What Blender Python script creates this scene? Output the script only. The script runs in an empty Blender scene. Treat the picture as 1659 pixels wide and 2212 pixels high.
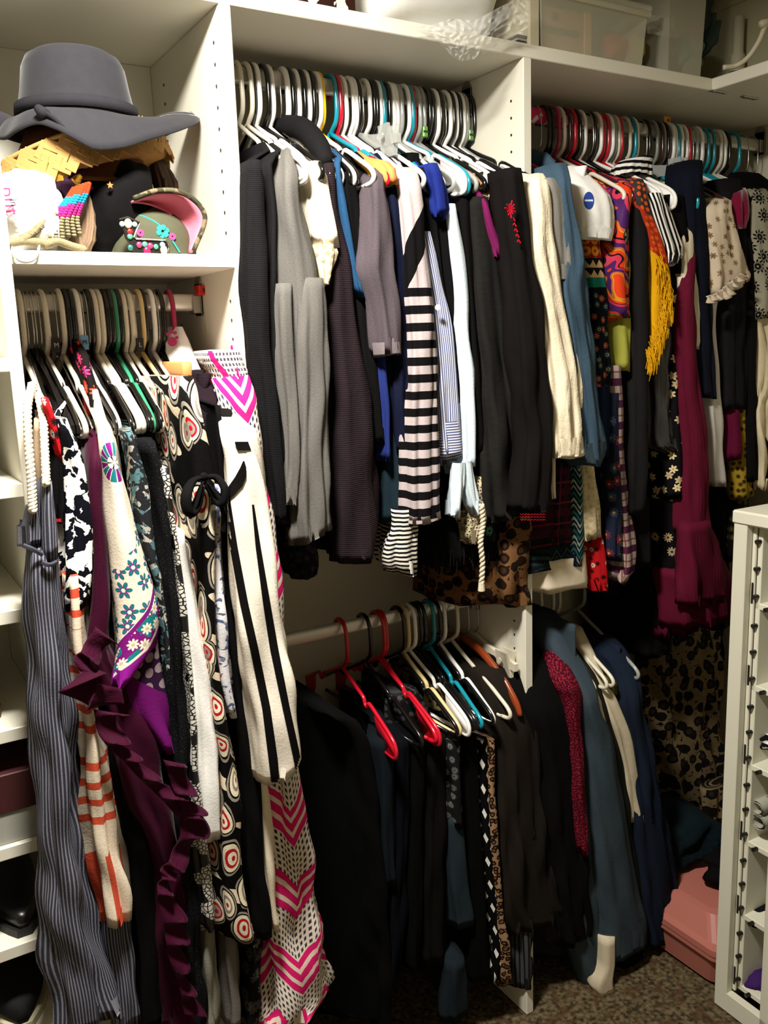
import bpy, bmesh, math, random
import numpy as np
from mathutils import Matrix, Vector
rnd = random.Random(7)
PI = math.pi
SC = bpy.context.scene
COL = SC.collection

# ------------------------------------------------------------------ camera, light, exposure
H = 1.5948                       # camera height; world floor is z = 0
R3 = np.array([[0.85154915, 0.1265036, -0.50878373],
               [-0.52318077, 0.14238324, -0.84024335],
               [-0.03385153, 0.98169438, 0.18743057]])
u_, _s, vt_ = np.linalg.svd(R3); R3 = u_ @ vt_
FPX = 1894.31
cam = bpy.data.cameras.new('camera'); camo = bpy.data.objects.new('camera', cam); COL.objects.link(camo)
cam.sensor_fit = 'VERTICAL'; cam.sensor_height = 36.0; cam.lens = 36.0 * FPX / 2212.0
cam.clip_start = 0.02
M4 = Matrix([list(R3[i]) + [0] for i in range(3)] + [[0, 0, 0, 1]]); M4.translation = (0, 0, H)
camo.matrix_world = M4
SC.camera = camo
world = bpy.data.worlds.new('world'); SC.world = world; world.use_nodes = True
world.node_tree.nodes['Background'].inputs[0].default_value = (1.0, 0.95, 0.85, 1)
world.node_tree.nodes['Background'].inputs[1].default_value = 0.006
def area(name, loc, size, power, col, rot=(0, 0, 0)):
    l = bpy.data.lights.new(name, 'AREA'); l.shape = 'DISK'; l.size = size; l.energy = power; l.color = col
    o = bpy.data.objects.new(name, l); o.location = loc; o.rotation_euler = rot; COL.objects.link(o); return o
area('ceiling_lamp_light', (0.30, 0.90, 2.39), 0.22, 26, (1.0, 0.955, 0.86))
SC.view_settings.view_transform = 'Standard'; SC.view_settings.look = 'None'
SC.view_settings.exposure = 1.25; SC.view_settings.gamma = 1.0; SC.view_settings.use_curve_mapping = False

# ------------------------------------------------------------------ helpers
def at(px, py, Y):
    v = R3 @ np.array([px - 829.5, -(py - 1106.0), -FPX]); v = v * (Y / v[1]); v[2] += H; return v
def atX(px, py, X):
    v = R3 @ np.array([px - 829.5, -(py - 1106.0), -FPX]); v = v * (X / v[0]); v[2] += H; return v
def lin(h):
    if not isinstance(h, str): return tuple(h)
    h = h.lstrip('#'); c = [int(h[i:i + 2], 16) / 255 for i in (0, 2, 4)]
    return tuple((x / 12.92 if x <= .04045 else ((x + .055) / 1.055) ** 2.4) for x in c)
def link(o, parent=None):
    COL.objects.link(o)
    if parent is not None:
        o.parent = parent
        o.matrix_parent_inverse = parent.matrix_world.inverted()
    return o
def tag(o, label=None, cat=None, group=None, kind=None):
    if label: o['label'] = label
    if cat: o['category'] = cat
    if group: o['group'] = group
    if kind: o['kind'] = kind
    return o
def empty(name, loc, label=None, cat=None, group=None, rz=0.0):
    o = bpy.data.objects.new(name, None); o.empty_display_size = .05
    o.matrix_world = Matrix.Translation(Vector([float(c) for c in loc])) @ Matrix.Rotation(rz, 4, 'Z')
    COL.objects.link(o); tag(o, label, cat, group); return o
def mesh(name, vs, fs, mat=None, parent=None, smooth=True, uv=None):
    me = bpy.data.meshes.new(name); me.from_pydata([tuple(map(float, v)) for v in vs], [], fs)
    if smooth: me.polygons.foreach_set('use_smooth', [True] * len(me.polygons))
    if uv is not None:
        l = me.uv_layers.new(name='UVMap'); l.data.foreach_set('uv', np.asarray(uv, dtype=np.float32).ravel())
    o = bpy.data.objects.new(name, me)
    if mat: me.materials.append(mat)
    return link(o, parent)
class MB:
    def __init__(s): s.v = []; s.f = []
    def add(s, vs, fs):
        k = len(s.v); s.v += [tuple(map(float, v)) for v in vs]; s.f += [tuple(i + k for i in f) for f in fs]; return s
    def box(s, x0, x1, y0, y1, z0, z1, b=0.0015):
        b = min(b, (x1 - x0) * .3, (y1 - y0) * .3, (z1 - z0) * .3)
        bm = bmesh.new(); bmesh.ops.create_cube(bm, size=1)
        for v in bm.verts:
            v.co = Vector(((x0 + x1) / 2 + v.co.x * (x1 - x0), (y0 + y1) / 2 + v.co.y * (y1 - y0), (z0 + z1) / 2 + v.co.z * (z1 - z0)))
        if b > 0: bmesh.ops.bevel(bm, geom=bm.edges[:], offset=b, segments=1, affect='EDGES', profile=.5)
        bm.verts.index_update()
        s.add([v.co[:] for v in bm.verts], [[v.index for v in f.verts] for f in bm.faces]); bm.free(); return s
    def tube(s, pts, r, n=8, smooth=0, cap=True, flat=1.0, axis=None):
        P = np.array(pts, float)
        if smooth: P = catmull(P, smooth)
        rr = np.full(len(P), r) if np.isscalar(r) else np.interp(np.linspace(0, 1, len(P)), np.linspace(0, 1, len(r)), r)
        T = np.gradient(P, axis=0); T /= np.linalg.norm(T, axis=1)[:, None] + 1e-12
        a = np.array(axis if axis is not None else ((1, 0, 0) if abs(T[0][0]) < .8 else (0, 0, 1)), float)
        vs = []; prev = a
        for i in range(len(P)):
            n1 = prev - T[i] * np.dot(prev, T[i]); n1 /= np.linalg.norm(n1) + 1e-12; prev = n1
            n2 = np.cross(T[i], n1)
            for k in range(n):
                t = 2 * PI * k / n; vs.append(P[i] + rr[i] * (math.cos(t) * n1 * flat + math.sin(t) * n2))
        m = len(P); fs = [(i * n + k, i * n + (k + 1) % n, (i + 1) * n + (k + 1) % n, (i + 1) * n + k) for i in range(m - 1) for k in range(n)]
        if cap: fs += [tuple(range(n))[::-1], tuple((m - 1) * n + k for k in range(n))]
        return s.add(vs, fs)
    def sphere(s, c, rx, ry=None, rz=None, nu=12, nv=8):
        ry = ry or rx; rz = rz or rx; vs = []; fs = []
        for i in range(nv + 1):
            ph = PI * i / nv
            for k in range(nu):
                t = 2 * PI * k / nu; vs.append((c[0] + rx * math.sin(ph) * math.cos(t), c[1] + ry * math.sin(ph) * math.sin(t), c[2] + rz * math.cos(ph)))
        for i in range(nv):
            for k in range(nu): fs.append((i * nu + k, (i + 1) * nu + k, (i + 1) * nu + (k + 1) % nu, i * nu + (k + 1) % nu))
        return s.add(vs, fs)
    def lathe(s, prof, c=(0, 0, 0), n=40, close=False):
        vs = []; fs = []
        for (r, z) in prof:
            for k in range(n):
                t = 2 * PI * k / n; vs.append((c[0] + r * math.cos(t), c[1] + r * math.sin(t), c[2] + z))
        for i in range(len(prof) - 1):
            for k in range(n): fs.append((i * n + k, i * n + (k + 1) % n, (i + 1) * n + (k + 1) % n, (i + 1) * n + k))
        return s.add(vs, fs)
    def prism(s, poly, off):           # poly: 3-D points of a planar outline, off: thickness vector
        n = len(poly); P = [np.array(p, float) for p in poly]; o = np.array(off, float)
        return s.add(P + [p + o for p in P], [tuple(range(n))[::-1], tuple(range(n, 2 * n))] + [(i, (i + 1) % n, n + (i + 1) % n, n + i) for i in range(n)])
    def disc(s, c, nrm, r, t=.001, n=10, ry=None):
        nrm = np.array(nrm, float); nrm /= np.linalg.norm(nrm); a = np.array((0, 0, 1.)) if abs(nrm[2]) < .9 else np.array((1., 0, 0))
        e1 = np.cross(a, nrm); e1 /= np.linalg.norm(e1); e2 = np.cross(nrm, e1); ry = ry or r
        return s.prism([np.array(c) + e1 * r * math.cos(2 * PI * k / n) + e2 * ry * math.sin(2 * PI * k / n) for k in range(n)], nrm * t)
    def xf(s, M):
        s.v = [tuple(M @ Vector(v)) for v in s.v]; return s
    def data(s, name, smooth=True):
        me = bpy.data.meshes.new(name); me.from_pydata(s.v, [], s.f)
        me.polygons.foreach_set('use_smooth', [bool(smooth)] * len(me.polygons)); return me
    def build(s, name, mat, parent=None, smooth=False): return mesh(name, s.v, s.f, mat, parent, smooth)
def catmull(P, k):
    P = np.array(P, float); Q = np.vstack([2 * P[0] - P[1], P, 2 * P[-1] - P[-2]]); out = []
    for i in range(1, len(Q) - 2):
        p0, p1, p2, p3 = Q[i - 1], Q[i], Q[i + 1], Q[i + 2]
        for t in np.linspace(0, 1, k, endpoint=False):
            out.append(.5 * (2 * p1 + (p2 - p0) * t + (2 * p0 - 5 * p1 + 4 * p2 - p3) * t * t + (3 * p1 - p0 - 3 * p2 + p3) * t ** 3))
    out.append(P[-1]); return np.array(out)
def sst(a, b, x):
    t = np.clip((x - a) / (b - a), 0, 1); return t * t * (3 - 2 * t)

# ------------------------------------------------------------------ node expressions for the print materials
class E:
    def __init__(s, nt, so): s.nt = nt; s.s = so
    def op(s, o, *a, clamp=False):
        n = s.nt.nodes.new('ShaderNodeMath'); n.operation = o; n.use_clamp = clamp
        for i, x in enumerate((s,) + a):
            if isinstance(x, E): s.nt.links.new(x.s, n.inputs[i])
            else: n.inputs[i].default_value = x
        return E(s.nt, n.outputs[0])
    def c(s, x): 
        if isinstance(x, E): return x
        n = s.nt.nodes.new('ShaderNodeValue'); n.outputs[0].default_value = x; return E(s.nt, n.outputs[0])
    def __add__(s, o): return s.op('ADD', o)
    __radd__ = __add__
    def __sub__(s, o): return s.op('SUBTRACT', o)
    def __rsub__(s, o): return s.op('MULTIPLY', -1.0).op('ADD', o)
    def __mul__(s, o): return s.op('MULTIPLY', o)
    __rmul__ = __mul__
    def __truediv__(s, o): return s.op('DIVIDE', o)
    def sin(s): return s.op('SINE')
    def cos(s): return s.op('COSINE')
    def fract(s): return s.op('FRACT')
    def abs(s): return s.op('ABSOLUTE')
    def lt(s, o): return s.op('LESS_THAN', o)
    def gt(s, o): return s.op('GREATER_THAN', o)
    def mn(s, o): return s.op('MINIMUM', o)
    def mx(s, o): return s.op('MAXIMUM', o)
    def sqrt(s): return s.op('SQRT')
    def tri(s): return (s.fract() - .5).abs() * 2.0          # 1..0..1 zigzag
    def band(s, a, b): return s.gt(a) * s.lt(b)
    def ss(s, a, b): return ((s - a) / (b - a)).op('MULTIPLY', 1.0, clamp=True)
class T:
    def __init__(s, nt):
        s.nt = nt; uv = nt.nodes.new('ShaderNodeUVMap'); uv.uv_map = 'UVMap'; sp = nt.nodes.new('ShaderNodeSeparateXYZ')
        nt.links.new(uv.outputs[0], sp.inputs[0]); s.u = E(nt, sp.outputs[0]); s.v = E(nt, sp.outputs[1])
        tc = nt.nodes.new('ShaderNodeTexCoord'); s.obj = tc.outputs['Object']
    def vec(s, x, y, z=0.0):
        n = s.nt.nodes.new('ShaderNodeCombineXYZ')
        for i, q in enumerate((x, y, z)):
            if isinstance(q, E): s.nt.links.new(q.s, n.inputs[i])
            else: n.inputs[i].default_value = q
        return n.outputs[0]
    def noise(s, sc, vec=None, det=2.0, dist=0.0, color=False):
        n = s.nt.nodes.new('ShaderNodeTexNoise'); n.inputs['Scale'].default_value = sc; n.inputs['Detail'].default_value = det; n.inputs['Distortion'].default_value = dist
        s.nt.links.new(vec if vec is not None else s.vec(s.u, s.v), n.inputs['Vector'])
        return n.outputs['Color'] if color else E(s.nt, n.outputs[0])
    def vor(s, sc, vec=None, feature='F1', rand=1.0):
        n = s.nt.nodes.new('ShaderNodeTexVoronoi'); n.voronoi_dimensions = '2D'; n.feature = feature; n.inputs['Scale'].default_value = sc; n.inputs['Randomness'].default_value = rand
        v = vec if vec is not None else s.vec(s.u, s.v); s.nt.links.new(v, n.inputs['Vector'])
        return n
    def mix(s, f, a, b):
        n = s.nt.nodes.new('ShaderNodeMix'); n.data_type = 'RGBA'
        for q, i in ((f, 0), (a, 6), (b, 7)):
            if isinstance(q, E): s.nt.links.new(q.s, n.inputs[i])
            elif isinstance(q, bpy.types.NodeSocket): s.nt.links.new(q, n.inputs[i])
            elif i == 0: n.inputs[0].default_value = q
            else: n.inputs[i].default_value = lin(q) + (1,)
        return n.outputs[2]
    def cell(s, sc, rand=1.0, vec=None):                     # (r, angle, id) about voronoi cell centres
        vv = vec if vec is not None else s.vec(s.u, s.v)
        n = s.vor(sc, vv, rand=rand); sub = s.nt.nodes.new('ShaderNodeVectorMath'); sub.operation = 'SUBTRACT'
        s.nt.links.new(vv, sub.inputs[0]); s.nt.links.new(n.outputs['Position'], sub.inputs[1])
        sp = s.nt.nodes.new('ShaderNodeSeparateXYZ'); s.nt.links.new(sub.outputs[0], sp.inputs[0])
        x, y = E(s.nt, sp.outputs[0]), E(s.nt, sp.outputs[1])
        sc3 = s.nt.nodes.new('ShaderNodeSeparateColor'); s.nt.links.new(n.outputs['Color'], sc3.inputs[0])
        return (x * x + y * y).sqrt() * sc, y.op('ARCTAN2', x), E(s.nt, sc3.outputs[0]), E(s.nt, sc3.outputs[1])
MATS = {}
def mat(name, col, rough=.88, sheen=0.0, metal=0.0, bump=.25, weave=260.0, wrinkle=.5, trans=0.0, alpha=None, spec=.07, emit=None, coat=0.0, ribs=None, holes=None, var=.12):
    if name in MATS: return MATS[name]
    m = bpy.data.materials.new(name); m.use_nodes = True; nt = m.node_tree; b = nt.nodes['Principled BSDF']; MATS[name] = m
    b.inputs['Roughness'].default_value = rough; b.inputs['Metallic'].default_value = metal; b.inputs['Specular IOR Level'].default_value = spec
    if sheen: b.inputs['Sheen Weight'].default_value = sheen; b.inputs['Sheen Roughness'].default_value = .4
    if trans: b.inputs['Transmission Weight'].default_value = trans
    if coat: b.inputs['Coat Weight'].default_value = coat; b.inputs['Coat Roughness'].default_value = .1
    t = T(nt)
    base = col(t) if callable(col) else None
    if base is None:
        if var > 0:
            c = lin(col); n = t.noise(55.0, t.obj, 3.0)
            base = t.mix(n, tuple(x * (1 - var) for x in c), tuple(min(1, x * (1 + var)) for x in c))
        else: base = lin(col) + (1,)
    if isinstance(base, tuple): b.inputs['Base Color'].default_value = base if len(base) == 4 else base + (1,)
    else: nt.links.new(base, b.inputs['Base Color'])
    if alpha is not None: b.inputs['Alpha'].default_value = alpha
    if holes is not None: nt.links.new(holes(t).s, b.inputs['Alpha'])
    if bump:
        bp = nt.nodes.new('ShaderNodeBump'); bp.inputs['Strength'].default_value = bump; bp.inputs['Distance'].default_value = .004
        h = t.noise(weave, t.obj, 2.0) * .35
        if wrinkle: h = h + t.noise(1.0, t.vec(t.u * 26.0, t.v * 9.0), 3.0, .6) * (wrinkle * 2.2)
        if ribs: h = h + ((t.v if ribs > 0 else t.u) * (2 * PI * abs(ribs))).sin() * .12
        nt.links.new(h.s, bp.inputs['Height']); nt.links.new(bp.outputs[0], b.inputs['Normal'])
    return m
def plain(name, col, **k):          # hard materials without the cloth relief
    k.setdefault('bump', 0); k.setdefault('rough', .4); k.setdefault('spec', .5); k.setdefault('var', 0.0); return mat(name, col, **k)

# patterns
def hstr(a, b, per, duty=.5, off=0.0): return lambda t: t.mix(((t.v + off) / per).fract().lt(duty), a, b)
def vstr(a, b, per, duty=.5): return lambda t: t.mix((t.u / per).fract().lt(duty), a, b)
def heather(a, b, sc=1.0): return lambda t: t.mix(t.noise(1.0, t.vec(t.u * 260 * sc, t.v * 700 * sc), 3.0), a, b)
def leopard(bg, ring, core, sc=38.0):
    def f(t):
        r, a, i, j = t.cell(sc, .9); n = t.noise(sc * 2.2, None, 2.0)
        rr = r + (n - .5) * .35
        spot = t.mix(rr.band(.22, .46), t.mix(rr.lt(.22), bg, core), ring)
        return t.mix(t.noise(sc * .45, None, 1.0).gt(.62), spot, t.mix(rr.lt(.36), bg, ring))
    return f
def leopard2(tan, dark, core, sc=24.0):
    def f(t):
        r, a, i, j = t.cell(sc, .95); n = t.noise(sc * 1.6, None, 2.0); rr = r + (n - .5) * .3
        return t.mix(rr.lt(.40), t.mix(t.noise(sc * 3.0).gt(.62), tan, dark), t.mix(rr.lt(.2) * i.gt(.5), dark, core))
    return f
def floral(bg, p1, p2, cen, sc=30.0, k=5.0, amt=.8, leaf=None):
    def f(t):
        r, a, i, j = t.cell(sc, .75)
        pet = r.lt((a * k + i * 6.0).cos().abs() * .22 + .16) * j.lt(amt)
        c = t.mix(pet, bg if leaf is None else t.mix((t.noise(sc * 1.3, None, 1.0) - .5).abs().lt(.025), bg, leaf), t.mix(i.gt(.5), p1, p2))
        return t.mix(r.lt(.09) * j.lt(amt), c, cen)
    return f
def swirl(t):
    w = t.noise(9.0, None, 1.0, .3, True)
    vm = t.nt.nodes.new('ShaderNodeVectorMath'); vm.operation = 'MULTIPLY_ADD'; t.nt.links.new(w, vm.inputs[0]); vm.inputs[1].default_value = (.05, .05, 0)
    t.nt.links.new(t.vec(t.u * 1.5, t.v * .85), vm.inputs[2])
    r, a, i, j = t.cell(17.0, .95, vm.outputs[0])
    tip = r * (a.cos() * .25 + 1.0)
    c = t.mix(tip.lt(.46), '0b0a0a', '8f877d'); c = t.mix(tip.lt(.40), c, '0d0b0b'); c = t.mix(tip.lt(.355), c, 'e9dcc0')
    c = t.mix(tip.lt(.25), c, t.mix(i.gt(.45), 'b3202c', '8d857c')); c = t.mix(tip.lt(.17), c, t.mix(j.gt(.5), 'efe4cd', '9b938a'))
    c = t.mix(tip.lt(.07), c, 'b3202c')
    wv = ((t.u * 60.0 + t.v * 95.0).sin() + t.noise(14.0) * 3.0 - 1.5)
    return t.mix(tip.gt(.5) * wv.gt(.75), c, 'dccbb0')
def ikat(t):
    n = t.noise(1.0, t.vec(t.u * 46.0 + t.noise(160.0) * .4, t.v * 30.0), 1.5, 1.4)
    return t.mix(n.gt(.53), '0a0b14', 'f0eee9')
def chevron(t):
    z = t.v + (t.u / .105).tri() * .075
    ph = (z / .155).fract()
    dots = ((t.u / .0065).fract() - .5).abs().lt(.27) * ((z / .0125).fract() - .5).abs().lt(.28)
    c = t.mix(dots, 'e6d9cc', '3d3a48')
    st = ph.lt(.46) * (ph / .46 * 2.5).fract().lt(.62)
    c = t.mix(ph.lt(.46), c, 'e9d3c4')
    return t.mix(st, c, 'd8206e')
def smock(t):
    d = ((t.u / .006).fract() - .5).abs().lt(.3) * ((t.v / .009).fract() - .5).abs().lt(.28)
    c = t.mix(d, 'eaddd3', '4c4450')
    return t.mix((t.u / .07 + t.v * 6.0).fract().lt(.16), c, 'd8206e')
def railroad(t):
    s1 = (t.u / .0046 + t.noise(7.0) * .8).fract().lt(.40)
    return t.mix(s1, '33343f', '7c7c88')
def redstripe(z0):
    def f(t):
        h = ((t.v + (t.noise(20.0) - .5) * .01) / .031).fract().lt(.4) * ((t.v / .17).fract().lt(.78))
        vv = (t.u / .035 + .1).fract().lt(.35)
        return t.mix(t.v.gt(z0), t.mix(vv, 'e3d3bd', 'cf5139'), t.mix(h, 'e3d3bd', 'cf5139'))
    return f
def scarfdress(zb, ud, vd):
    teal, pur, cr = '1d7a80', '7c1a78', 'f1e4d2'
    def f(t):
        k = t.v - t.u * 1.0                                                # border runs on the bias
        r, a, i, j = t.cell(30.0, .55)
        fl = r.lt((a * 3.0).cos().abs() * .28 + .16)
        flower = t.mix(fl, cr, t.mix((a * 6.0).cos().gt(.1), pur, teal)); flower = t.mix(r.lt(.10), flower, cr)
        c = t.mix(k.band(zb + .06, zb + .17) * t.noise(11.0, None, 1.0).gt(.43), cr, flower)
        r2, a2, i2, j2 = t.cell(42.0, .5)
        bor = t.mix(r2.lt((a2 * 4.0).cos().abs() * .22 + .2), t.mix(t.noise(30.0).gt(.5), teal, pur), t.mix(r2.lt(.13), cr, 'c9bb9a'))
        c = t.mix(k.lt(zb + .056), c, bor); c = t.mix(k.band(zb + .048, zb + .058), c, pur); c = t.mix(k.band(zb - .006, zb + .002), c, cr)
        c = t.mix(k.lt(zb - .006), c, '8c1c8c')
        x, y = t.u - ud, t.v - vd; rr = (x * x + y * y).sqrt(); an = y.op('ARCTAN2', x)
        pt = (an * (16 / (2 * PI))).fract(); pm = rr.band(.010, .030) * (pt - .5).abs().lt(.42)
        c = t.mix(pm, c, t.mix((an * (8 / (2 * PI))).fract().lt(.5), teal, pur))
        c = t.mix(rr.lt(.010) * (an * 2.5).cos().abs().lt(.35), c, '3a2a30')
        top = t.v.gt(vd + .11)
        return t.mix(top * fl, c, pur)
    return f
def jacket(zs):
    def f(t): return 'f0e7da'
    return f
def denim(a, b): return lambda t: t.mix((t.noise(1.0, t.vec(t.u * 22, t.v * 6), 3.0) * .7 + t.noise(1.0, t.vec((t.u + t.v) * 900, (t.u - t.v) * 200), 1.0) * .45 - .1), a, b)
def plaid(bg, a, b, per=.03):
    def f(t):
        h = (t.v / per).fract(); w = (t.u / (per * .8)).fract()
        c = t.mix(h.lt(.35), bg, a); c = t.mix(w.lt(.3) * .6, c, a); c = t.mix(h.band(.6, .68) * .8, c, b); return t.mix(w.band(.6, .68) * .8, c, b)
    return f
def glitter(bg, fl, th=.62, sc=420.0): return lambda t: t.mix(t.noise(sc, None, 0.0).gt(th), bg, fl)
def crackle(bg, fg, sc=150.0):
    def f(t):
        n = t.vor(sc, feature='DISTANCE_TO_EDGE'); d = E(t.nt, n.outputs[0]); return t.mix(d.gt(.12) * t.noise(26.0, None, 1.0).gt(.45), bg, fg)
    return f
def geo(t):
    a = (t.u / .03 + t.v / .06).fract(); b = (t.u / .03 - t.v / .06).fract()
    return t.mix(a.lt(.36) * b.lt(.5), '09090b', 'e8e6e0')
def rainbow(t):
    c = 'd93a1c'; x = t.u * 9.0 + t.noise(11.0) * 1.4
    w = (t.v * 14.0 + x + t.noise(16.0, None, 1.0, .8) * 3.0).fract()
    c = t.mix(w.lt(.30), 'd8401f', '46205c'); c = t.mix(w.band(.3, .52), c, 'c2374f'); c = t.mix(w.band(.52, .60), c, '161018'); c = t.mix(w.band(.78, .86), c, 'cf8a22'); c = t.mix(w.band(.9, .95), c, '6f8a4a')
    r, a, i, j = t.cell(19.0, .8)
    c = t.mix(r.lt(.3) * i.lt(.4), c, t.mix((a * 5.0).sin().gt(.1), '20222a', '7f955f'))
    return t.mix(r.band(.3, .34) * i.lt(.4), c, '141018')
def paisley(z0):
    def f(t):
        r, a, i, j = t.cell(46.0, .7); low = t.mix(r.lt((a * 4.0).cos().abs() * .2 + .17), '13141f', t.mix(i.gt(.5), 'a5503a', '1f4a4e')); low = t.mix(r.band(.1, .15), low, 'd6a37e')
        r2, a2, i2, j2 = t.cell(44.0, .0); up = t.mix(r2.lt(.46), '8d1f16', 'd68a2a'); up = t.mix(r2.lt(.16), up, 'a8301c')
        b = ((t.v - z0) / .02).op('FLOOR').op('MODULO', 3.0)
        mid = t.mix(b.lt(.5), t.mix(((t.u / .018).tri() * .6 + ((t.v - z0) / .02).fract()).gt(.8), 'd9b989', '1d1a22'), '1f7f70')
        c = t.mix(t.v.gt(z0), low, mid); c = t.mix(t.v.gt(z0 + .06), c, up); return t.mix(t.v.lt(z0 - .21), c, '141d3d')
    return f
def lace(bg, fg, sc=60.0):
    def f(t):
        r, a, i, j = t.cell(sc, .6); return t.mix(r.lt((a * 3.0).cos().abs() * .25 + .15), bg, fg)
    return f
def embroid(bg, fg, sc=22.0):
    def f(t):
        r, a, i, j = t.cell(sc, .6); p = (a * 5.0 + r * 5.0).cos().abs()
        c = t.mix(r.lt(p * .3 + .14) * r.gt(.06), bg, fg); return t.mix(r.band(.2, .26) * p.gt(.7), c, bg)
    return f
def tribal(a, b, c_, per=.02):
    def f(t):
        z = ((t.v + (t.u / .03).tri() * .022) / per).fract(); q = ((t.v + (t.u / .03).tri() * .022) / (per * 3)).fract()
        return t.mix(z.lt(.5), a, t.mix(q.lt(.4), b, c_))
    return f

# ------------------------------------------------------------------ structure
DF, YB = 1.42, 1.785
white = plain('white_melamine', 'e0dccd', rough=.38)
wallp = mat('wall_paint', 'd6d0ba', rough=.8, bump=.15, weave=120, wrinkle=0)
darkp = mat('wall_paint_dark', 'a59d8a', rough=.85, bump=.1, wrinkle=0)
def carpet(t):
    n = t.noise(90.0, t.obj, 4.0); n2 = t.noise(28.0, t.obj, 3.0)
    c = t.mix(n.ss(.35, .65), '2f281d', '6d5f46'); return t.mix(n2.gt(.56) * .6, c, '4a3322')
carp = mat('carpet', carpet, rough=.95, bump=.9, weave=220, wrinkle=0)
def struct(name, bm, m, smooth=False): o = bm.build(name, m, None, smooth); o['kind'] = 'structure'; return o
# carpet as a slightly bumpy sheet
nx, ny = 90, 80; vs = []
for j in range(ny + 1):
    for i in range(nx + 1):
        vs.append((-1.2 + 3.5 * i / nx, -.9 + 2.75 * j / ny, rnd.uniform(-.004, 0)))
struct('floor', MB().add(vs, [(j * (nx + 1) + i, j * (nx + 1) + i + 1, (j + 1) * (nx + 1) + i + 1, (j + 1) * (nx + 1) + i) for j in range(ny) for i in range(nx)]), carp, True)
struct('ceiling', MB().box(-1.2, 2.3, -.9, YB + .06, 2.44, 2.48, 0), wallp)
struct('wall_back', MB().box(-1.2, 2.3, YB, YB + .05, -.02, 2.6, 0), wallp)
struct('wall_right', MB().box(2.2, 2.25, -.9, YB + .05, -.02, 2.6, 0), wallp)
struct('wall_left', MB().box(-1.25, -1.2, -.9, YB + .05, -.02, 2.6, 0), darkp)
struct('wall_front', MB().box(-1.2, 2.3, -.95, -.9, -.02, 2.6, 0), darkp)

chrome = plain('chrome', 'e4e0d6', rough=.3, metal=.45)
steel = plain('steel', 'b9b7b2', rough=.3, metal=1.0)
pegm = plain('peg_hole_dark', '2b261f', rough=.9)
ZS = .541 + H                                     # underside of the top shelf
def pegs(parent, x, side, z0, z1, ys=(DF + .035, YB - .05), step=.032):
    b = MB(); z = z0
    while z < z1:
        for y in ys: b.disc((x, y, z), (side, 0, 0), .0027, .0006, 8)
        z += step
    o = b.build('peg_holes', pegm, parent); o['kind'] = 'stuff'; o['label'] = 'rows of small drilled peg holes'
def rod(parent, x0, x1, z, y=1.6, m=None):
    b = MB(); n = 14
    def ring(x): return [(x, y + .0085 * math.cos(2 * PI * k / n), z + .0155 * math.copysign(abs(math.sin(2 * PI * k / n)) ** .7, math.sin(2 * PI * k / n))) for k in range(n)]
    b.add(ring(x0) + ring(x1), [(k, (k + 1) % n, n + (k + 1) % n, n + k) for k in range(n)])
    o = b.build('hanging_rod', m or chrome, parent, True); o['label'] = 'oval chrome hanging rod'
    for x, s in ((x0, 1), (x1, -1)):
        c = MB()
        for zz in (-.022, .03): c.box(min(x, x + s * .004), max(x, x + s * .004), y - .016, y + .016, z - .024, z + .034, .001)
        c.prism([(x, y + .016 * math.cos(a), z + .03 + .018 * math.sin(a)) for a in np.linspace(0, PI, 9)], (s * .004, 0, 0))
        c.box(min(x, x + s * .018), max(x, x + s * .018), y - .013, y + .013, z - .02, z - .015, .001)
        c.box(min(x, x + s * .018), max(x, x + s * .018), y - .014, y - .0105, z - .02, z + .012, .001)
        c.build('rod_bracket', steel, parent)
ZL, ZM, ZLO = .088 + H, .493 + H, -.597 + H        # rod heights: left bay, upper, lower
XP = (.217, .236, .586, .606, 1.2125, 1.2335)
# shoe shelves at the far left
tower = empty('shoe_shelf_unit', (-.1, 1.6, 0), 'white shoe shelf unit at the far left with drilled side panel and stacked shelves', 'shelving')
MB().box(XP[0], XP[1], DF, YB, 0, ZS).build('side_panel', white, tower)
MB().box(-.32, -.301, DF, YB, 0, ZS).build('side_panel', white, tower)
SHZ = []
for y in (805, 1080, 1353, 1610, 1864, 2083):
    zb = at(0, y, DF)[2]; SHZ.append(zb + .022)
    MB().box(-.30, XP[0], DF + .001, YB - .004, zb, zb + .022).build('shelf', white, tower)
for zb in (SHZ[-1] - .187, SHZ[-1] - .352, .06): MB().box(-.30, XP[0], DF + .001, YB - .004, zb, zb + .022).build('shelf', white, tower)
MB().box(-.30, XP[0], YB - .004, YB, 0, ZS).build('back_panel', white, tower)
# left long-hang bay
bay1 = empty('long_hang_bay', (.41, 1.6, 0), 'narrow white closet bay with hat cubby above a single hanging rod', 'closet bay')
MB().box(XP[2], XP[3], DF, YB, 0, ZS).build('side_panel', white, bay1)
ZC = .134 + H
MB().box(XP[1], XP[2], DF + .001, YB - .004, ZC, ZC + .021).build('cubby_shelf', white, bay1)
MB().box(XP[1], XP[2], YB - .004, YB, 0, ZS).build('back_panel', white, bay1)
pegs(bay1, XP[2] - .0003, -1, ZC - .5, ZC - .02, ys=(DF + .03, YB - .075)); pegs(bay1, XP[2] - .0003, -1, ZC + .06, ZS - .04, ys=(DF + .03, YB - .075), step=.033)
rod(bay1, XP[1], XP[2], ZL)
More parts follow.
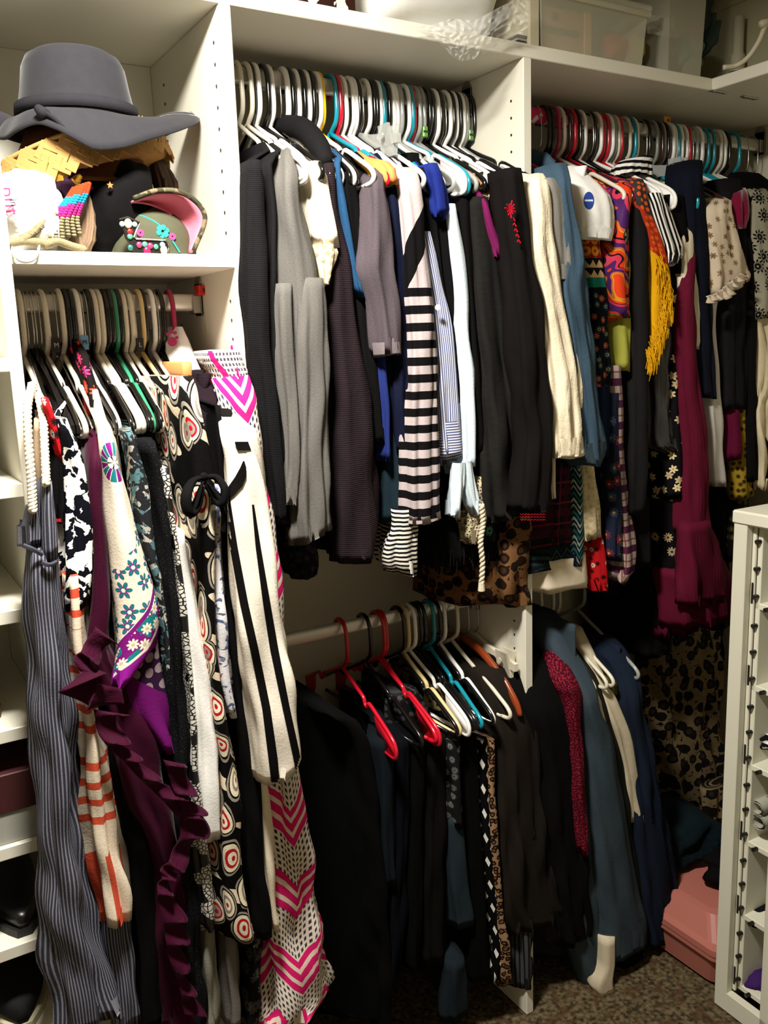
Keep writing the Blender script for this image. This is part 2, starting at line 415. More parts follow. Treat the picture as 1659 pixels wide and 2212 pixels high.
# double-hang bay
bay2 = empty('double_hang_bay', (.91, 1.6, 0), 'wide white middle closet bay with upper and lower hanging rods', 'closet bay')
MB().box(XP[4], XP[5], DF, YB, 0, ZS).build('side_panel', white, bay2)
MB().box(XP[3], XP[4], YB - .004, YB, 0, ZS).build('back_panel', plain('back_panel_paint', 'ddd5c2', rough=.7), bay2)
pegs(bay2, XP[4] - .0003, -1, 1.2, ZS - .05, ys=(DF + .037, YB - .05)); pegs(bay2, XP[4] - .0003, -1, .5, 1.1, ys=(DF + .037, YB - .05))
rod(bay2, XP[3], XP[4], ZM); rod(bay2, XP[3], XP[4], ZLO)
# corner bay
bay3 = empty('corner_hang_bay', (1.7, 1.6, 0), 'right corner closet bay with dim shelf underside and long hanging rod', 'closet bay')
MB().box(XP[5], 2.2, YB - .004, YB, 0, ZS).build('back_panel', wallp, bay3)
rod(bay3, XP[5], 2.196, ZM); rod(bay3, XP[5], 2.196, ZLO)
# top shelf, L-shaped
top = empty('top_shelf', (1., 1.6, ZS), 'long white L-shaped top shelf running across all bays into the right corner', 'shelf')
XC = 1.768
MB().box(-.32, XC, DF, YB - .004, ZS, ZS + .026).build('shelf_board', white, top)
MB().box(XC, 2.196, .3, YB - .004, ZS, ZS + .026).build('shelf_board', white, top)
for (px, py) in ((1553, 197), (1620, 210)):
    v = R3 @ np.array([px - 829.5, -(py - 1106), -FPX]); v = v * ((ZS - H) / v[2])
    b = MB().box(v[0] - .028, v[0] + .028, v[1] - .006, v[1] + .006, ZS - .003, ZS)
    for q in (-.018, .018): b.disc((v[0] + q, v[1], ZS - .0032), (0, 0, -1), .004, .001)
    b.build('joining_plate', steel, top)
# ------------------------------------------------------------------ white shoe cabinet on the right
def cabinet():
    c = empty('shoe_cubby_cabinet', (1.614, 1.2, 0), 'white freestanding shoe cabinet with open cubbies and black pegs at right edge', 'cabinet', None, math.radians(-2))
    hgt, L, W = 1.218, .78, .36                    # local: x = depth into the room corner, -y = along the face toward the viewer
    cw = plain('cabinet_white', 'd9d6c4', rough=.5)
    M = c.matrix_world
    def P(name, b, m=cw, lab=None): o = mesh(name, [tuple(M @ Vector(v)) for v in b.v], b.f, m, c, False); 
    s = .034
    P('top_board', MB().box(-.004, W, -L, .004, hgt - .03, hgt, .004))
    P('frame_post', MB().box(0, .02, -s, 0, 0, hgt - .03))
    P('frame_post', MB().box(0, .02, -.125 - s, -.125, 0, hgt - .032))
    P('frame_post', MB().box(0, .02, -L, -L + s, 0, hgt - .03))
    P('frame_rail', MB().box(0, .02, -L + s, -s, 0, .05))
    P('end_panel', MB().box(.02, W, -.012, 0, 0, hgt - .03))
    P('end_panel', MB().box(.02, W, -L, -L + .012, 0, hgt - .03))
    P('back_panel', MB().box(W - .006, W, -L + .012, -.012, 0, hgt - .03))
    P('gap_lightening_strip', MB().box(.022, .029, -.041, -.012, .05, hgt - .03))  # strip added behind the post to make the gap lighter
    n = 6; z0 = .055; pit = (hgt - .03 - z0) / n
    zs = [z0 + k * pit for k in range(n)]
    for z in zs: P('cubby_shelf', MB().box(.03, W - .006, -L + .012, -.04, z, z + .014))
    for k in range(5):
        y = -.052 - k * .175
        P('cubby_divider', MB().box(.03, W - .006, y, y + .012, z0, hgt - .03))
    pm = plain('black_peg', '15130f', rough=.35)
    for z in zs:
        for q in (.30, .62, .95):
            P('peg', MB().disc((.03, -.046, z + pit * (1 - q) + .02), (-1, .15, 0), .0048, .012, 10), pm)
        for q in (-.075, -.12, -.17): P('peg', MB().disc((.03, q, z + .007), (-1, .15, 0), .0048, .012, 10), pm)
        P('hinge_block', MB().box(.021, .03, -.04, -.0345, z + .012, z + .06, .001), pm)
    return c, M, zs
cab, MC, cz = cabinet()

# ------------------------------------------------------------------ hangers
HK = [(.023, -.036), (.024, -.02), (.017, -.006), (.001, 0), (-.015, -.006), (-.024, -.022), (-.0265, -.045), (-.027, -.07), (-.022, -.088), (-.008, -.1), (0, -.108)]
def yz(p, x=0.0): return [(x, a, b) for a, b in p]
HM = {}
def hanger_meshes():
    # tubular
    r = .0046
    HM['hook'] = MB().tube(yz(HK), r, 8, 4).data('hook')
    HM['hook_fat'] = MB().tube(yz(HK), .0056, 8, 4).data('hook_fat')
    HM['hook_wire'] = MB().tube(yz([(a * .95, b) for a, b in HK]), .0013, 6, 4).data('hook_wire')
    arm = [(0, -.106), (-.05, -.132), (-.088, -.151), (-.093, -.162), (-.102, -.167), (-.111, -.160), (-.13, -.168), (-.17, -.19), (-.198, -.206), (-.209, -.219), (-.203, -.230), (-.18, -.233)]
    b = MB().tube(yz(arm), r, 8, 3); b.tube(yz([(-a, z) for a, z in arm]), r, 8, 3); HM['tube_body'] = b.data('tube_body')
    HM['bar'] = MB().tube(yz([(-.182, -.233), (0, -.233), (.182, -.233)]), r * .92, 8).data('bar')
    # paddle
    b = MB()
    for s in (-1, 1):
        b.tube(yz([(0, -.106), (s * -.05, -.130), (s * -.088, -.147), (s * -.094, -.160), (s * -.104, -.164), (s * -.112, -.154), (s * -.15, -.172), (s * -.195, -.196), (s * -.211, -.212), (s * -.213, -.228), (s * -.204, -.238), (s * -.165, -.236)]), r * .9, 8, 3)
        poly = [(s * -.135, -.166), (s * -.175, -.187), (s * -.205, -.205), (s * -.2125, -.22), (s * -.205, -.236), (s * -.17, -.235), (s * -.15, -.222), (s * -.138, -.195)]
        b.prism([(-.0025, a, z) for a, z in poly], (.005, 0, 0))
    HM['paddle_body'] = b.data('paddle_body')
    HM['bar_short'] = MB().tube(yz([(-.166, -.235), (0, -.235), (.166, -.235)]), r * .85, 8).data('bar_short')
    # wire
    b = MB().tube(yz([(0, -.106), (-.09, -.15), (-.19, -.203), (-.207, -.214), (-.2, -.222), (0, -.222), (.2, -.222), (.207, -.214), (.19, -.203), (.09, -.15), (0, -.106)]), .0013, 6, 4)
    b.tube(yz([(0, -.09), (.0005, -.108)], .001), .0022, 6); HM['wire_body'] = b.data('wire_body')
    # flat velvet
    b = MB()
    for s in (-1, 1):
        up = [(0, -.094), (s * .06, -.124), (s * .13, -.163), (s * .19, -.198), (s * .208, -.213), (s * .209, -.226)]
        lo = [(s * .2, -.231), (s * .175, -.207), (s * .12, -.173), (s * .055, -.141), (0, -.118)]
        b.prism([(-.0028, a, z) for a, z in up + lo], (.0056, 0, 0))
    HM['velvet_body'] = b.data('velvet_body', False)
    HM['bar_velvet'] = MB().tube(yz([(-.2, -.228), (0, -.228), (.2, -.228)]), .003, 6).data('bar_velvet')
    # clip hanger
    b = MB(); b.prism([(-.005, a, z) for a, z in [(-.17, -.128), (-.06, -.112), (-.015, -.1), (.015, -.1), (.06, -.112), (.17, -.128), (.17, -.145), (0, -.137), (-.17, -.145)]], (.010, 0, 0)); HM['clip_body'] = b.data('clip_body', False)
    b = MB(); b.prism([(-.014, -.02, -.107), (-.014, .02, -.107), (-.004, .024, -.165), (-.004, -.024, -.165)], (.006, 0, 0)); b.prism([(.014, -.02, -.107), (.014, .02, -.107), (.004, .024, -.165), (.004, -.024, -.165)], (-.006, 0, 0)); b.disc((-.015, 0, -.128), (-1, 0, 0), .007, .003); HM['clip'] = b.data('clip', False)
    # wooden
    b = MB()
    for s in (-1, 1): b.tube(yz([(0, -.106), (s * .07, -.124), (s * .14, -.165), (s * .185, -.208), (s * .2, -.235)]), [.011, .0105, .010, .010, .007], 8, 4, flat=.75)
    HM['wood_body'] = b.data('wood_body')
    b = MB().box(-.009, .009, -.16, .16, -.158, -.125, .003); HM['wood_bar'] = b.data('wood_bar')
hanger_meshes()
HC = {'white': ('f4f2ee', .3), 'ivory': ('d9d2bf', .35), 'cream': ('dcc48a', .35), 'black': ('0c0b0b', .18), 'red': ('c4142a', .22), 'teal': ('138ca0', .22), 'yellow': ('efc21c', .25), 'magenta': ('a81f52', .3), 'green': ('2f8362', .25),
      'clear': ('b9bcb8', .15), 'grey': ('8f9493', .3), 'brown': ('3a1d14', .2), 'maroon': ('3d1220', .25), 'orange wood': ('8a3a16', .25), 'wood': ('c98d55', .4), 'wire': ('c8c6c0', .2)}
def hcol(c):
    h, r = HC[c]
    if c == 'wire': return plain('hanger_wire', h, rough=.22, metal=1.0)
    if c == 'clear': return mat('hanger_clear', h, rough=.12, bump=0, var=0, spec=.6, alpha=.55, coat=.5)
    return plain('hanger_' + c.replace(' ', '_'), h, rough=r, coat=.25)
KIND = {'tube': [('hook', 'hook'), ('shoulder_frame', 'tube_body'), ('trouser_bar', 'bar')], 'paddle': [('hook', 'hook'), ('shoulder_frame', 'paddle_body'), ('trouser_bar', 'bar_short')],
        'fat': [('hook', 'hook_fat'), ('shoulder_frame', 'tube_body'), ('trouser_bar', 'bar')], 'wire': [('hook', 'hook_wire'), ('shoulder_frame', 'wire_body')], 'velvet': [('hook', 'hook_wire'), ('shoulder_frame', 'velvet_body'), ('trouser_bar', 'bar_velvet')],
        'clip': [('hook', 'hook_wire'), ('cross_bar', 'clip_body'), ('clip', 'clip'), ('clip', 'clip')], 'wood': [('hook', 'hook_wire'), ('shoulder_frame', 'wood_body')], 'woodbar': [('hook', 'hook_wire'), ('cross_bar', 'wood_bar')]}
KN = {'tube': 'plastic tubular hanger', 'paddle': 'plastic hanger with wide paddle ends', 'fat': 'thick plastic hanger', 'wire': 'thin metal wire hanger', 'velvet': 'slim flocked hanger', 'clip': 'clip hanger', 'wood': 'wooden hanger', 'woodbar': 'wooden bar hanger'}
ORD = ['first', 'second', 'third', 'fourth', 'fifth', 'sixth', 'seventh', 'eighth', 'ninth', 'tenth', 'eleventh', 'twelfth', 'thirteenth', 'fourteenth', 'fifteenth', 'sixteenth', 'seventeenth', 'eighteenth', 'nineteenth', 'twentieth']
FULL = {543, 562, 579, 693, 725, 737, 799, 869, 884, 892, 907, 929, 948, 972, 980, 1024, 1033, 1075, 1085, 1219, 1231, 1243, 1253, 1299, 1324, 1373, 1431, 1455, 1558, 1566, 1577, 1597}
def rack(spec, rodname, zrod, pyhook, slope, group, note=''):
    tot = {}; cnt = {}; items = []
    for it in spec.split(';'):
        a = it.split(); items.append((float(a[0]), a[1].replace('_', ' '), a[2] if len(a) > 2 else 'tube', float(a[3]) if len(a) > 3 else None))
    items.sort(key=lambda q: q[0])
    for i in items: tot[i[1:3]] = tot.get(i[1:3], 0) + 1
    lastx = -9
    for px, col, kind, yaw in items:
        x = at(px, pyhook + slope * px, 1.6 - .026)[0]
        if x - lastx < .0062: x = lastx + .0062
        lastx = x
        k = (col, kind); cnt[k] = cnt.get(k, 0) + 1
        cn = {'wire': '', 'wood': 'pale ', 'orange wood': 'orange-brown '}.get(col, col + ' ')
        nm = f"{cn}{KN[kind]}"
        lab = (f"{ORD[cnt[k] - 1]} {nm} from the left on the {rodname}" if tot[k] > 1 else f"the only {nm} on the {rodname}")
        rz = yaw if yaw is not None else rnd.uniform(-3, 3)
        root = empty('clothes_hanger', (x, 1.6, zrod + .0197 + rnd.uniform(0, .001)), lab, 'hanger', group, math.radians(rz)); full = px in FULL or rodname in ('left rod', 'lower middle rod', 'lower right rod')
        root.scale = (1, 1 if full else .87, 1)
        cm = hcol(col); clips = 0
        for pn, mn in KIND[kind]:
            o = bpy.data.objects.new(pn, HM[mn]); COL.objects.link(o); o.parent = root
            if pn == 'clip': o.location = (0, (-.13, .13)[clips], 0); clips += 1
            if not HM[mn].materials: HM[mn].materials.append(cm)
            sl = o.material_slots[0]; sl.link = 'OBJECT'
            sl.material = hcol('wire') if (mn == 'hook_wire' or (pn == 'clip' and kind == 'woodbar')) else cm
rack("49 ivory;60 black velvet;68 black velvet;76 black velvet;84 black velvet;99 ivory;107 wire wire;123 wire wire;137 ivory;150 black;158 black;172 white;182 black velvet;189 wire wire;197 black;209 ivory;221 ivory;233 black;244 black;253 green;262 black;273 ivory;285 ivory;293 wire wire;309 cream;316 black;334 white;343 wood woodbar;354 black;377 magenta;452 ivory fat",
     'left rod', ZL, 690, 0, 'hangers on the left rod')
rack("524 ivory;543 ivory;551 black;562 white paddle;579 black;592 white;608 wire wire;624 white fat;635 black;649 white;661 black;671 white;682 black;693 white;700 yellow;725 teal;737 red;750 white;765 white;773 white paddle;778 black;787 clear clip;799 white;811 black;818 black;826 white;833 teal;844 black;854 white;861 white;869 clear;884 white paddle;892 teal paddle;898 red;907 clear;918 clear;929 black;938 black;948 white paddle;957 black;965 wire wire;972 white;980 black paddle;989 white;998 black;1005 white;1012 clear;1024 black paddle;1033 white;1040 cream;1046 grey;1058 black;1066 white;1075 black paddle;1085 red paddle",
     'upper middle rod', ZM, 160, .085, 'hangers on the upper middle rod')
rack("1172 wire wire;1189 black;1198 black;1210 magenta;1219 ivory;1231 maroon;1243 red;1253 black;1267 white;1284 wire wire;1289 black;1299 white paddle;1306 red;1317 red;1324 white paddle;1332 grey;1340 ivory;1346 red;1364 ivory;1373 teal paddle;1380 white;1389 clear clip -50;1400 clear clip;1407 black;1423 grey;1431 brown;1438 grey;1447 black;1455 white paddle;1463 white;1470 teal;1477 white;1487 white;1493 red;1501 wire wire;1509 clear;1519 white fat;1534 teal;1546 teal;1558 ivory;1566 white;1577 black;1597 teal;1620 wire wire;1641 wire wire",
     'upper right rod', ZM, 160, .10, 'hangers on the upper right rod')
rack("749 red paddle 0;799 black tube 2;828 red paddle 4;835 red tube 0;872 black tube;882 cream tube 1;896 white paddle 2;908 black;918 black;938 teal tube;950 black;962 white tube;988 ivory tube 1;1012 orange_wood wood 2;1034 ivory clip;1042 ivory clip;1052 clear clip",
     'lower middle rod', ZLO, 1560, -.23, 'hangers on the lower middle rod')
rack("1169 ivory tube 0;1195 ivory tube 0;1209 ivory tube 0;1262 clear tube 0", 'lower right rod', ZLO, 1310, 0, 'hangers on the lower right rod')

# ------------------------------------------------------------------ cloth
def hermite(xs, ys, q):
    xs = np.asarray(xs, float); ys = np.asarray(ys, float)
    if len(xs) < 3: return np.interp(q, xs, ys)
    d = np.diff(ys) / np.diff(xs); m = np.zeros_like(ys); m[0], m[-1] = d[0], d[-1]
    for i in range(1, len(xs) - 1): m[i] = 0 if d[i - 1] * d[i] <= 0 else 2 * d[i - 1] * d[i] / (d[i - 1] + d[i])
    i = np.clip(np.searchsorted(xs, q) - 1, 0, len(xs) - 2); h = xs[i + 1] - xs[i]; t = (q - xs[i]) / h
    return (2 * t ** 3 - 3 * t ** 2 + 1) * ys[i] + (t ** 3 - 2 * t ** 2 + t) * h * m[i] + (-2 * t ** 3 + 3 * t ** 2) * ys[i + 1] + (t ** 3 - t ** 2) * h * m[i + 1]
def loft(name, rows, m, parent=None, xb=None, tb=.012, amp=.003, lam=.035, n=40, step=.018, seed=None, lip=True, hemwave=.003, sq=.6, cap=True, tilt=0.0, grow=None):
    """cloth sleeve/body: rows (z, x_left, x_right, y_front, depth) from top to hem, vertical folds, open hem."""
    r = random.Random(seed if seed is not None else rnd.random()); ph = [r.uniform(0, 6.28) for _ in range(8)]
    A = np.array(sorted(rows, key=lambda q: -q[0]), float)
    keep = [0]
    for i in range(1, len(A)):
        if A[keep[-1], 0] - A[i, 0] > 1e-4: keep.append(i)
    A = A[keep]
    L = A[0, 0] - A[-1, 0]; k = max(6, min(90, int(L / step)))
    Z = np.linspace(A[0, 0], A[-1, 0], k); X = -A[:, 0]
    xl, xr, yf, dd = (hermite(X, A[:, c], -Z) for c in (1, 2, 3, 4))
    vs = np.zeros((k, n, 3)); qs = np.zeros((k, n + 1))
    th = np.linspace(0, 2 * PI, n, endpoint=False)
    th = th - .45 * np.sin(th)                 # more points at the front
    for i in range(k):
        w0 = max(.002, (xr[i] - xl[i]) / 2); xc = (xl[i] + xr[i]) / 2; d = max(.01, dd[i])
        y = (1 - np.cos(th)) / 2; s = y
        wb = min(w0, tb); w = w0 + (wb - w0) * sst(.08, .5, s) if d > .15 else np.full(n, w0)
        if grow is not None: w = w * grow
        cx = xc + ((xb - xc) * sst(.08, .5, s) if (xb is not None and d > .15) else 0)
        sn = np.sin(th); px = cx + w * np.sign(sn) * np.abs(sn) ** sq; py = yf[i] + d * y
        tx = np.roll(px, -1) - np.roll(px, 1); ty = np.roll(py, -1) - np.roll(py, 1); ln = np.hypot(tx, ty) + 1e-9
        nx_, ny_ = ty / ln, -tx / ln
        seg = np.hypot(np.diff(np.append(px, px[0])), np.diff(np.append(py, py[0]))); q = np.concatenate([[0], np.cumsum(seg)])
        t = (A[0, 0] - Z[i]); fade = min(1, .35 + t / max(.05, L) * 1.0) * min(1, t / .05 + .15)
        qq = np.where(q > q[-1] / 2, q - q[-1], q)[:n]
        f = np.sin(qq * 2 * PI / lam + ph[0] + 1.3 * math.sin(t * 4 + ph[1])) + .55 * np.sin(qq * 2 * PI / (lam * .53) + ph[2] + 1.1 * math.sin(t * 7 + ph[3])) + .35 * np.sin(t * 23 + ph[4] + qq * 30)
        f = f + .75 * np.sin(qq * 2 * PI / (lam * 1.7) + t * 2 * PI / .21 + ph[5]) * math.sin(t * 5.3 + ph[6]) + .5 * np.sin(-qq * 2 * PI / (lam * 1.3) + t * 2 * PI / .13 + ph[7]) * math.sin(t * 8.1 + ph[1])
        vs[i, :, 0] = px + nx_ * f * amp * fade; vs[i, :, 1] = py + ny_ * f * amp * fade
        bx = xb if xb is not None else None
        if bx is not None:
            lo, hi = (.2385, .5835) if bx < .597 else ((.6085, 1.2095) if bx < 1.222 else (1.236, 2.18))
            inb = vs[i, :, 1] > 1.412; vs[i, :, 0] = np.where(inb, np.clip(vs[i, :, 0], lo, hi), vs[i, :, 0])
        vs[i, :, 2] = Z[i] + (hemwave * np.sin(qq * 55 + ph[5]) + tilt * (px - xc)) * sst(.75, 1, np.full(n, t / L)); qs[i] = q
    V = [tuple(p) for row in vs for p in row]; F = []; UV = []
    def uvp(i, j, jj):
        q = qs[i][jj]; P = qs[i][-1]; return (q if jj <= n // 2 else q - P, Z[i])
    for i in range(k - 1):
        for j in range(n):
            F.append((i * n + j, (i + 1) * n + j, (i + 1) * n + (j + 1) % n, i * n + (j + 1) % n))
            if j == n // 2: a, b_ = j, j + 1; UV += [(qs[i][a] - qs[i][-1], Z[i]), (qs[i + 1][a] - qs[i + 1][-1], Z[i + 1]), uvp(i + 1, 0, b_), uvp(i, 0, b_)]
            else: UV += [uvp(i, 0, j), uvp(i + 1, 0, j), uvp(i + 1, 0, j + 1), uvp(i, 0, j + 1)]
    if lip:
        base = len(V); last = vs[-1]; c = last.mean(axis=0)
        for sc, dz in ((.965, .004), (.85, .03)):
            for p in last: V.append((c[0] + (p[0] - c[0]) * sc, c[1] + (p[1] - c[1]) * (1 - (1 - sc) * .3), p[2] + dz))
        rings = [(k - 1) * n, base, base + n]
        for a, b_ in ((0, 1), (1, 2)):
            for j in range(n):
                F.append((rings[a] + j, rings[b_] + j, rings[b_] + (j + 1) % n, rings[a] + (j + 1) % n)); UV += [(.01 * j, Z[-1])] * 4
    if cap:
        V.append(tuple(vs[0].mean(axis=0) + np.array([0, 0, .002]))); ci = len(V) - 1
        for j in range(n): F.append((ci, j, (j + 1) % n)); UV += [(0, Z[0]), (qs[0][j], Z[0]), (qs[0][j], Z[0])]
    return mesh(name, V, F, m, parent, True, UV)
def rows_px(s, Y=1.40, d=.34):
    out = []
    for q in s.split(';'):
        a = [float(x) for x in q.split(',')]; y = a[3] if len(a) > 3 else Y; dp = a[4] if len(a) > 4 else d
        dy = dp * .4 if dp <= .15 else .035; L = at(a[1], a[0], y + dy * .4); Rr = at(a[2], a[0], y + dy); z = (L[2] * .5 + at(a[2], a[0], y)[2] * .5)
        out.append((z, L[0], Rr[0], y, min(dp, YB - .02 - y)))
    return out
ROD = {'U': ZM, 'L': ZL, 'D': ZLO}
def hook_x(px, rod, X0):
    if px is None: return X0
    return at(px, {'U': 200, 'L': 690, 'D': 1340}[rod], 1.574)[0]
def shoulders(W, xh, zr, w=.009, wide=.12, open_=.045):
    """slope from the neck of the hanger down to the first given row"""
    zn = zr + .0197 - .112 - open_; z0 = W[0][0]; f = open_ / .095; wide = wide + .36 * f * .55
    if zn <= z0 + .01: return W
    y0 = W[0][3]
    return [(zn, xh - w * .8, xh + w * .8, 1.6 - wide / 2, wide), (zn - .012, xh - w, xh + w, 1.6 - wide / 2 - .02, wide + .04)] + W
def garment(name, label, cat, rows, m, rod='U', hook=None, Y=1.40, d=.34, neck=True, tb=.011, group=None, hem=None, body=None, **k):
    """a one-piece hanging garment: front edge as seen, body running back along the hanger"""
    W = rows_px(rows, Y, d); xm = (W[0][1] + W[0][2]) / 2; xh = hook_x(hook, rod, xm); zr = ROD[rod]
    root = empty(name, (xh, 1.6, zr), label, cat, group)
    Wb = shoulders(W, xh, zr) if neck else W
    o = loft('body', Wb, m, root, xb=xh, tb=tb, **k); return root
def sleeved(name, label, cat, rows, m, rod='U', hook=None, Y=1.395, hem=None, sd=.085, bm=None, btb=.011, group=None, cuff=None, cuffm=None, bback=.0, brow=None, **k):
    """sleeve hanging at the front edge plus a thin body running back along the hanger; hem = picture row of the body's hem"""
    W = rows_px(rows, Y, sd); xm = (W[min(2, len(W) - 1)][1] + W[min(2, len(W) - 1)][2]) / 2; xh = hook_x(hook, rod, xm); zr = ROD[rod]
    root = empty(name, (xh, 1.6, zr), label, cat, group)
    zt = W[0][0]; zh = at((float(rows.split(';')[-1].split(',')[1])), hem, Y + .06)[2] if hem else W[-1][0] - .02
    if brow: B = rows_px(brow, Y + .05, .30)
    else:
        B = []
        for z in np.linspace(zt - .005, zh, 8):
            t = (zt - z) / max(.01, zt - zh); xw = btb + .004 * t
            ix = np.interp(-z, [-w[0] for w in W], [(w[1] + w[2]) / 2 for w in W]) if z > W[-1][0] else (W[-1][1] + W[-1][2]) / 2
            B.append((z, ix - xw, ix + xw, Y + .055, YB - .03 - (Y + .055)))
    loft('body', shoulders(B, xh, zr), bm or m, root, xb=xh, tb=btb, amp=.002, seed=k.get('seed'))
    loft('sleeve', W, m, root, **k)
    if cuff:
        zc = W[-1][0] + cuff; C = [(z, *(np.interp(-z, [-w[0] for w in W], [w[c] for w in W]) for c in (1, 2, 3, 4))) for z in (zc, (zc + W[-1][0]) / 2, W[-1][0] - .001)]
        C = [(c[0], c[1] - .0012, c[2] + .0012, c[3] - .0012, c[4] + .0024) for c in C]
        loft('cuff', C, cuffm or m, root, seed=k.get('seed'), amp=.001, cap=False, step=.01)
    return root
def sub(name, rows, m, parent, Y=1.40, d=.08, **k): return loft(name, rows_px(rows, Y, d), m, parent, **k)
def disc_px(name, px, py, Y, r, m, parent, t=.003, rim=True):
    p = at(px, py, Y); dirn = -p + np.array([0, 0, H]); b = MB().disc(p, dirn, r, t, 14)
    if rim: b.disc(p + dirn / np.linalg.norm(dirn) * t, dirn, r * .75, .0008, 14)
    return b.build(name, m, parent)
def ruffle(name, path, width, waves, depth, m, parent, seed=0, taper=1.0):
    """gathered strip: path of 3-D points, hanging `width` below it and waving `depth` toward the viewer"""
    r = random.Random(seed); P = catmull(path, max(4, int(160 / len(path)))); n = len(P); V = []; UV = []; F = []; k = 6
    for i in range(n):
        s = i / (n - 1); a = 2 * PI * waves * s + .8 * math.sin(s * 17 + seed); wd = width * (.75 + .25 * math.sin(s * 9 + seed)) * (1 - (1 - taper) * s)
        T_ = P[min(n - 1, i + 1)] - P[max(0, i - 1)]; T_ = T_ / (np.linalg.norm(T_) + 1e-9)
        out = np.array([-T_[2], 0, T_[0]]); 
        if out[2] > 0: out = -out
        if abs(T_[2]) > .8: out = np.array([1.0, 0, -.2])
        for j in range(k):
            q = j / (k - 1)
            off = out * (wd * q) + np.array([.35 * depth * math.cos(a) * q, -depth * (.25 + .75 * q) * (.5 + .5 * math.sin(a)), 0]) + T_ * (.5 * depth * q * math.cos(a))
            V.append(P[i] + off); UV.append((s, q))
    for i in range(n - 1):
        for j in range(k - 1): F.append((i * k + j, (i + 1) * k + j, (i + 1) * k + j + 1, i * k + j + 1))
    o = mesh(name, V, F, m, parent, True, [UV[v] for f in F for v in f])
    md = o.modifiers.new('thickness', 'SOLIDIFY'); md.thickness = .0015; return o
def rope(name, pts, r, m, parent, turns=60):
    P = catmull(pts, 24); b = MB(); n = len(P); T_ = np.gradient(P, axis=0); T_ /= np.linalg.norm(T_, axis=1)[:, None]
    for s in range(2):
        Q = []
        for i in range(n):
            a = turns * 2 * PI * i / n + s * PI; e1 = np.cross(T_[i], (0, 1, 0)); e1 /= np.linalg.norm(e1) + 1e-9; e2 = np.cross(T_[i], e1)
            Q.append(P[i] + (e1 * math.cos(a) + e2 * math.sin(a)) * r * .5)
        b.tube(Q, r * .62, 6)
    return b.build(name, m, parent, True)

def surf_strip(name, target, P, m, parent, lift=.0025, sub_=8):
    """band sewn on a cloth part: pixel quads projected on to the part along the view ray, given thickness"""
    me = target.data; bm = bmesh.new(); bm.from_mesh(me); from mathutils.bvhtree import BVHTree; tree = BVHTree.FromBMesh(bm); o0 = Vector((0, 0, H)); Mi = target.matrix_world.inverted()
    V = []; n = 0; Q = []
    for i in range(len(P) - 1):
        for s in range(sub_): Q.append(tuple(P[i][c] + (P[i + 1][c] - P[i][c]) * s / sub_ for c in range(3)))
    Q.append(P[-1]); W = 6
    for (y, xl, xr) in Q:
        for c in range(W):
            px = xl + (xr - xl) * c / (W - 1); d_ = Vector(at(px, y, 1.0)) - o0; d_.normalize()
            h = tree.ray_cast(o0, d_)
            p = h[0] - d_ * lift if h[0] is not None else None; V.append(p)
    bm.free(); F = []; rows_ = len(Q); V2 = []; idx = {}
    for i, p in enumerate(V):
        if p is not None: idx[i] = len(V2); V2.append(tuple(p))
    for i in range(rows_ - 1):
        for c in range(W - 1):
            f = (i * W + c, i * W + c + 1, (i + 1) * W + c + 1, (i + 1) * W + c)
            if all(k in idx for k in f):
                ps = [Vector(V2[idx[k]]) for k in f]
                if max((ps[a] - ps[b_]).length for a in range(4) for b_ in range(4)) < .12: F.append(tuple(idx[k] for k in f))
    o = mesh(name, V2, F, m, parent, True); return o

# cloth colours
BLK = mat('cloth_black', '0b0a0b'); BLK2 = mat('cloth_soft_black', '151416'); BLKB = mat('cloth_black_brown', '120f0f'); CHAR = mat('cloth_charcoal', '1a191a'); KNIT = mat('knit_black', '151416', ribs=330, bump=.45, weave=420)
PLUM = mat('knit_plum', heather('1a1316', '2c2226'), ribs=260, bump=.5); NAVY = mat('cloth_navy', '11152a'); DNAVY = mat('cloth_dark_navy', '07090f'); TEALD = mat('cloth_dark_teal', '16242c')
GREY = mat('jersey_grey', heather('4f4c49', '6d6a66')); LGREY = mat('jersey_light_grey', heather('6d6a65', '86827c')); CREAM = mat('cloth_cream', 'ede3ce'); IVORY = mat('cloth_ivory', 'e2d4bd'); WHITE = mat('cloth_white', 'efedea')
LACEC = mat('lace_cream', lace('d7c8a8', '9b8a69', 75.0), bump=.6); ROYAL = mat('cloth_royal_blue', '1d2a74'); STEELB = mat('cloth_steel_blue', '24476a'); VELB = mat('velvet_black', '0b0b0c', sheen=.4)
DENIM = mat('denim_mid_blue', denim('2b3d4d', '485e70'), bump=.4); DENIMD = mat('denim_dark', denim('232d36', '46535c'), bump=.4); DENIMP = mat('denim_pale', denim('b9cad6', 'd9e3ea'), bump=.35)
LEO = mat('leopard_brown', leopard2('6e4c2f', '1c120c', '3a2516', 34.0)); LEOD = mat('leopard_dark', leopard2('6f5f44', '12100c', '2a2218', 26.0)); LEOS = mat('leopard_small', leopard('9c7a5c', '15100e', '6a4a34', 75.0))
MAROON = mat('cloth_maroon', '581228', bump=.35, ribs=-120); BURG = mat('velvet_burgundy', '6e1030', sheen=.5); RED = mat('cloth_red', 'a3131f')
VELVET = mat('velvet_purple', '35071f', sheen=.06, rough=.7, wrinkle=.9); SATIN = mat('satin_black', '25262b', rough=.32, wrinkle=1.2, spec=.5); YEL = mat('cloth_mustard', 'd29a12'); LIME = mat('cloth_lime', '96963f')
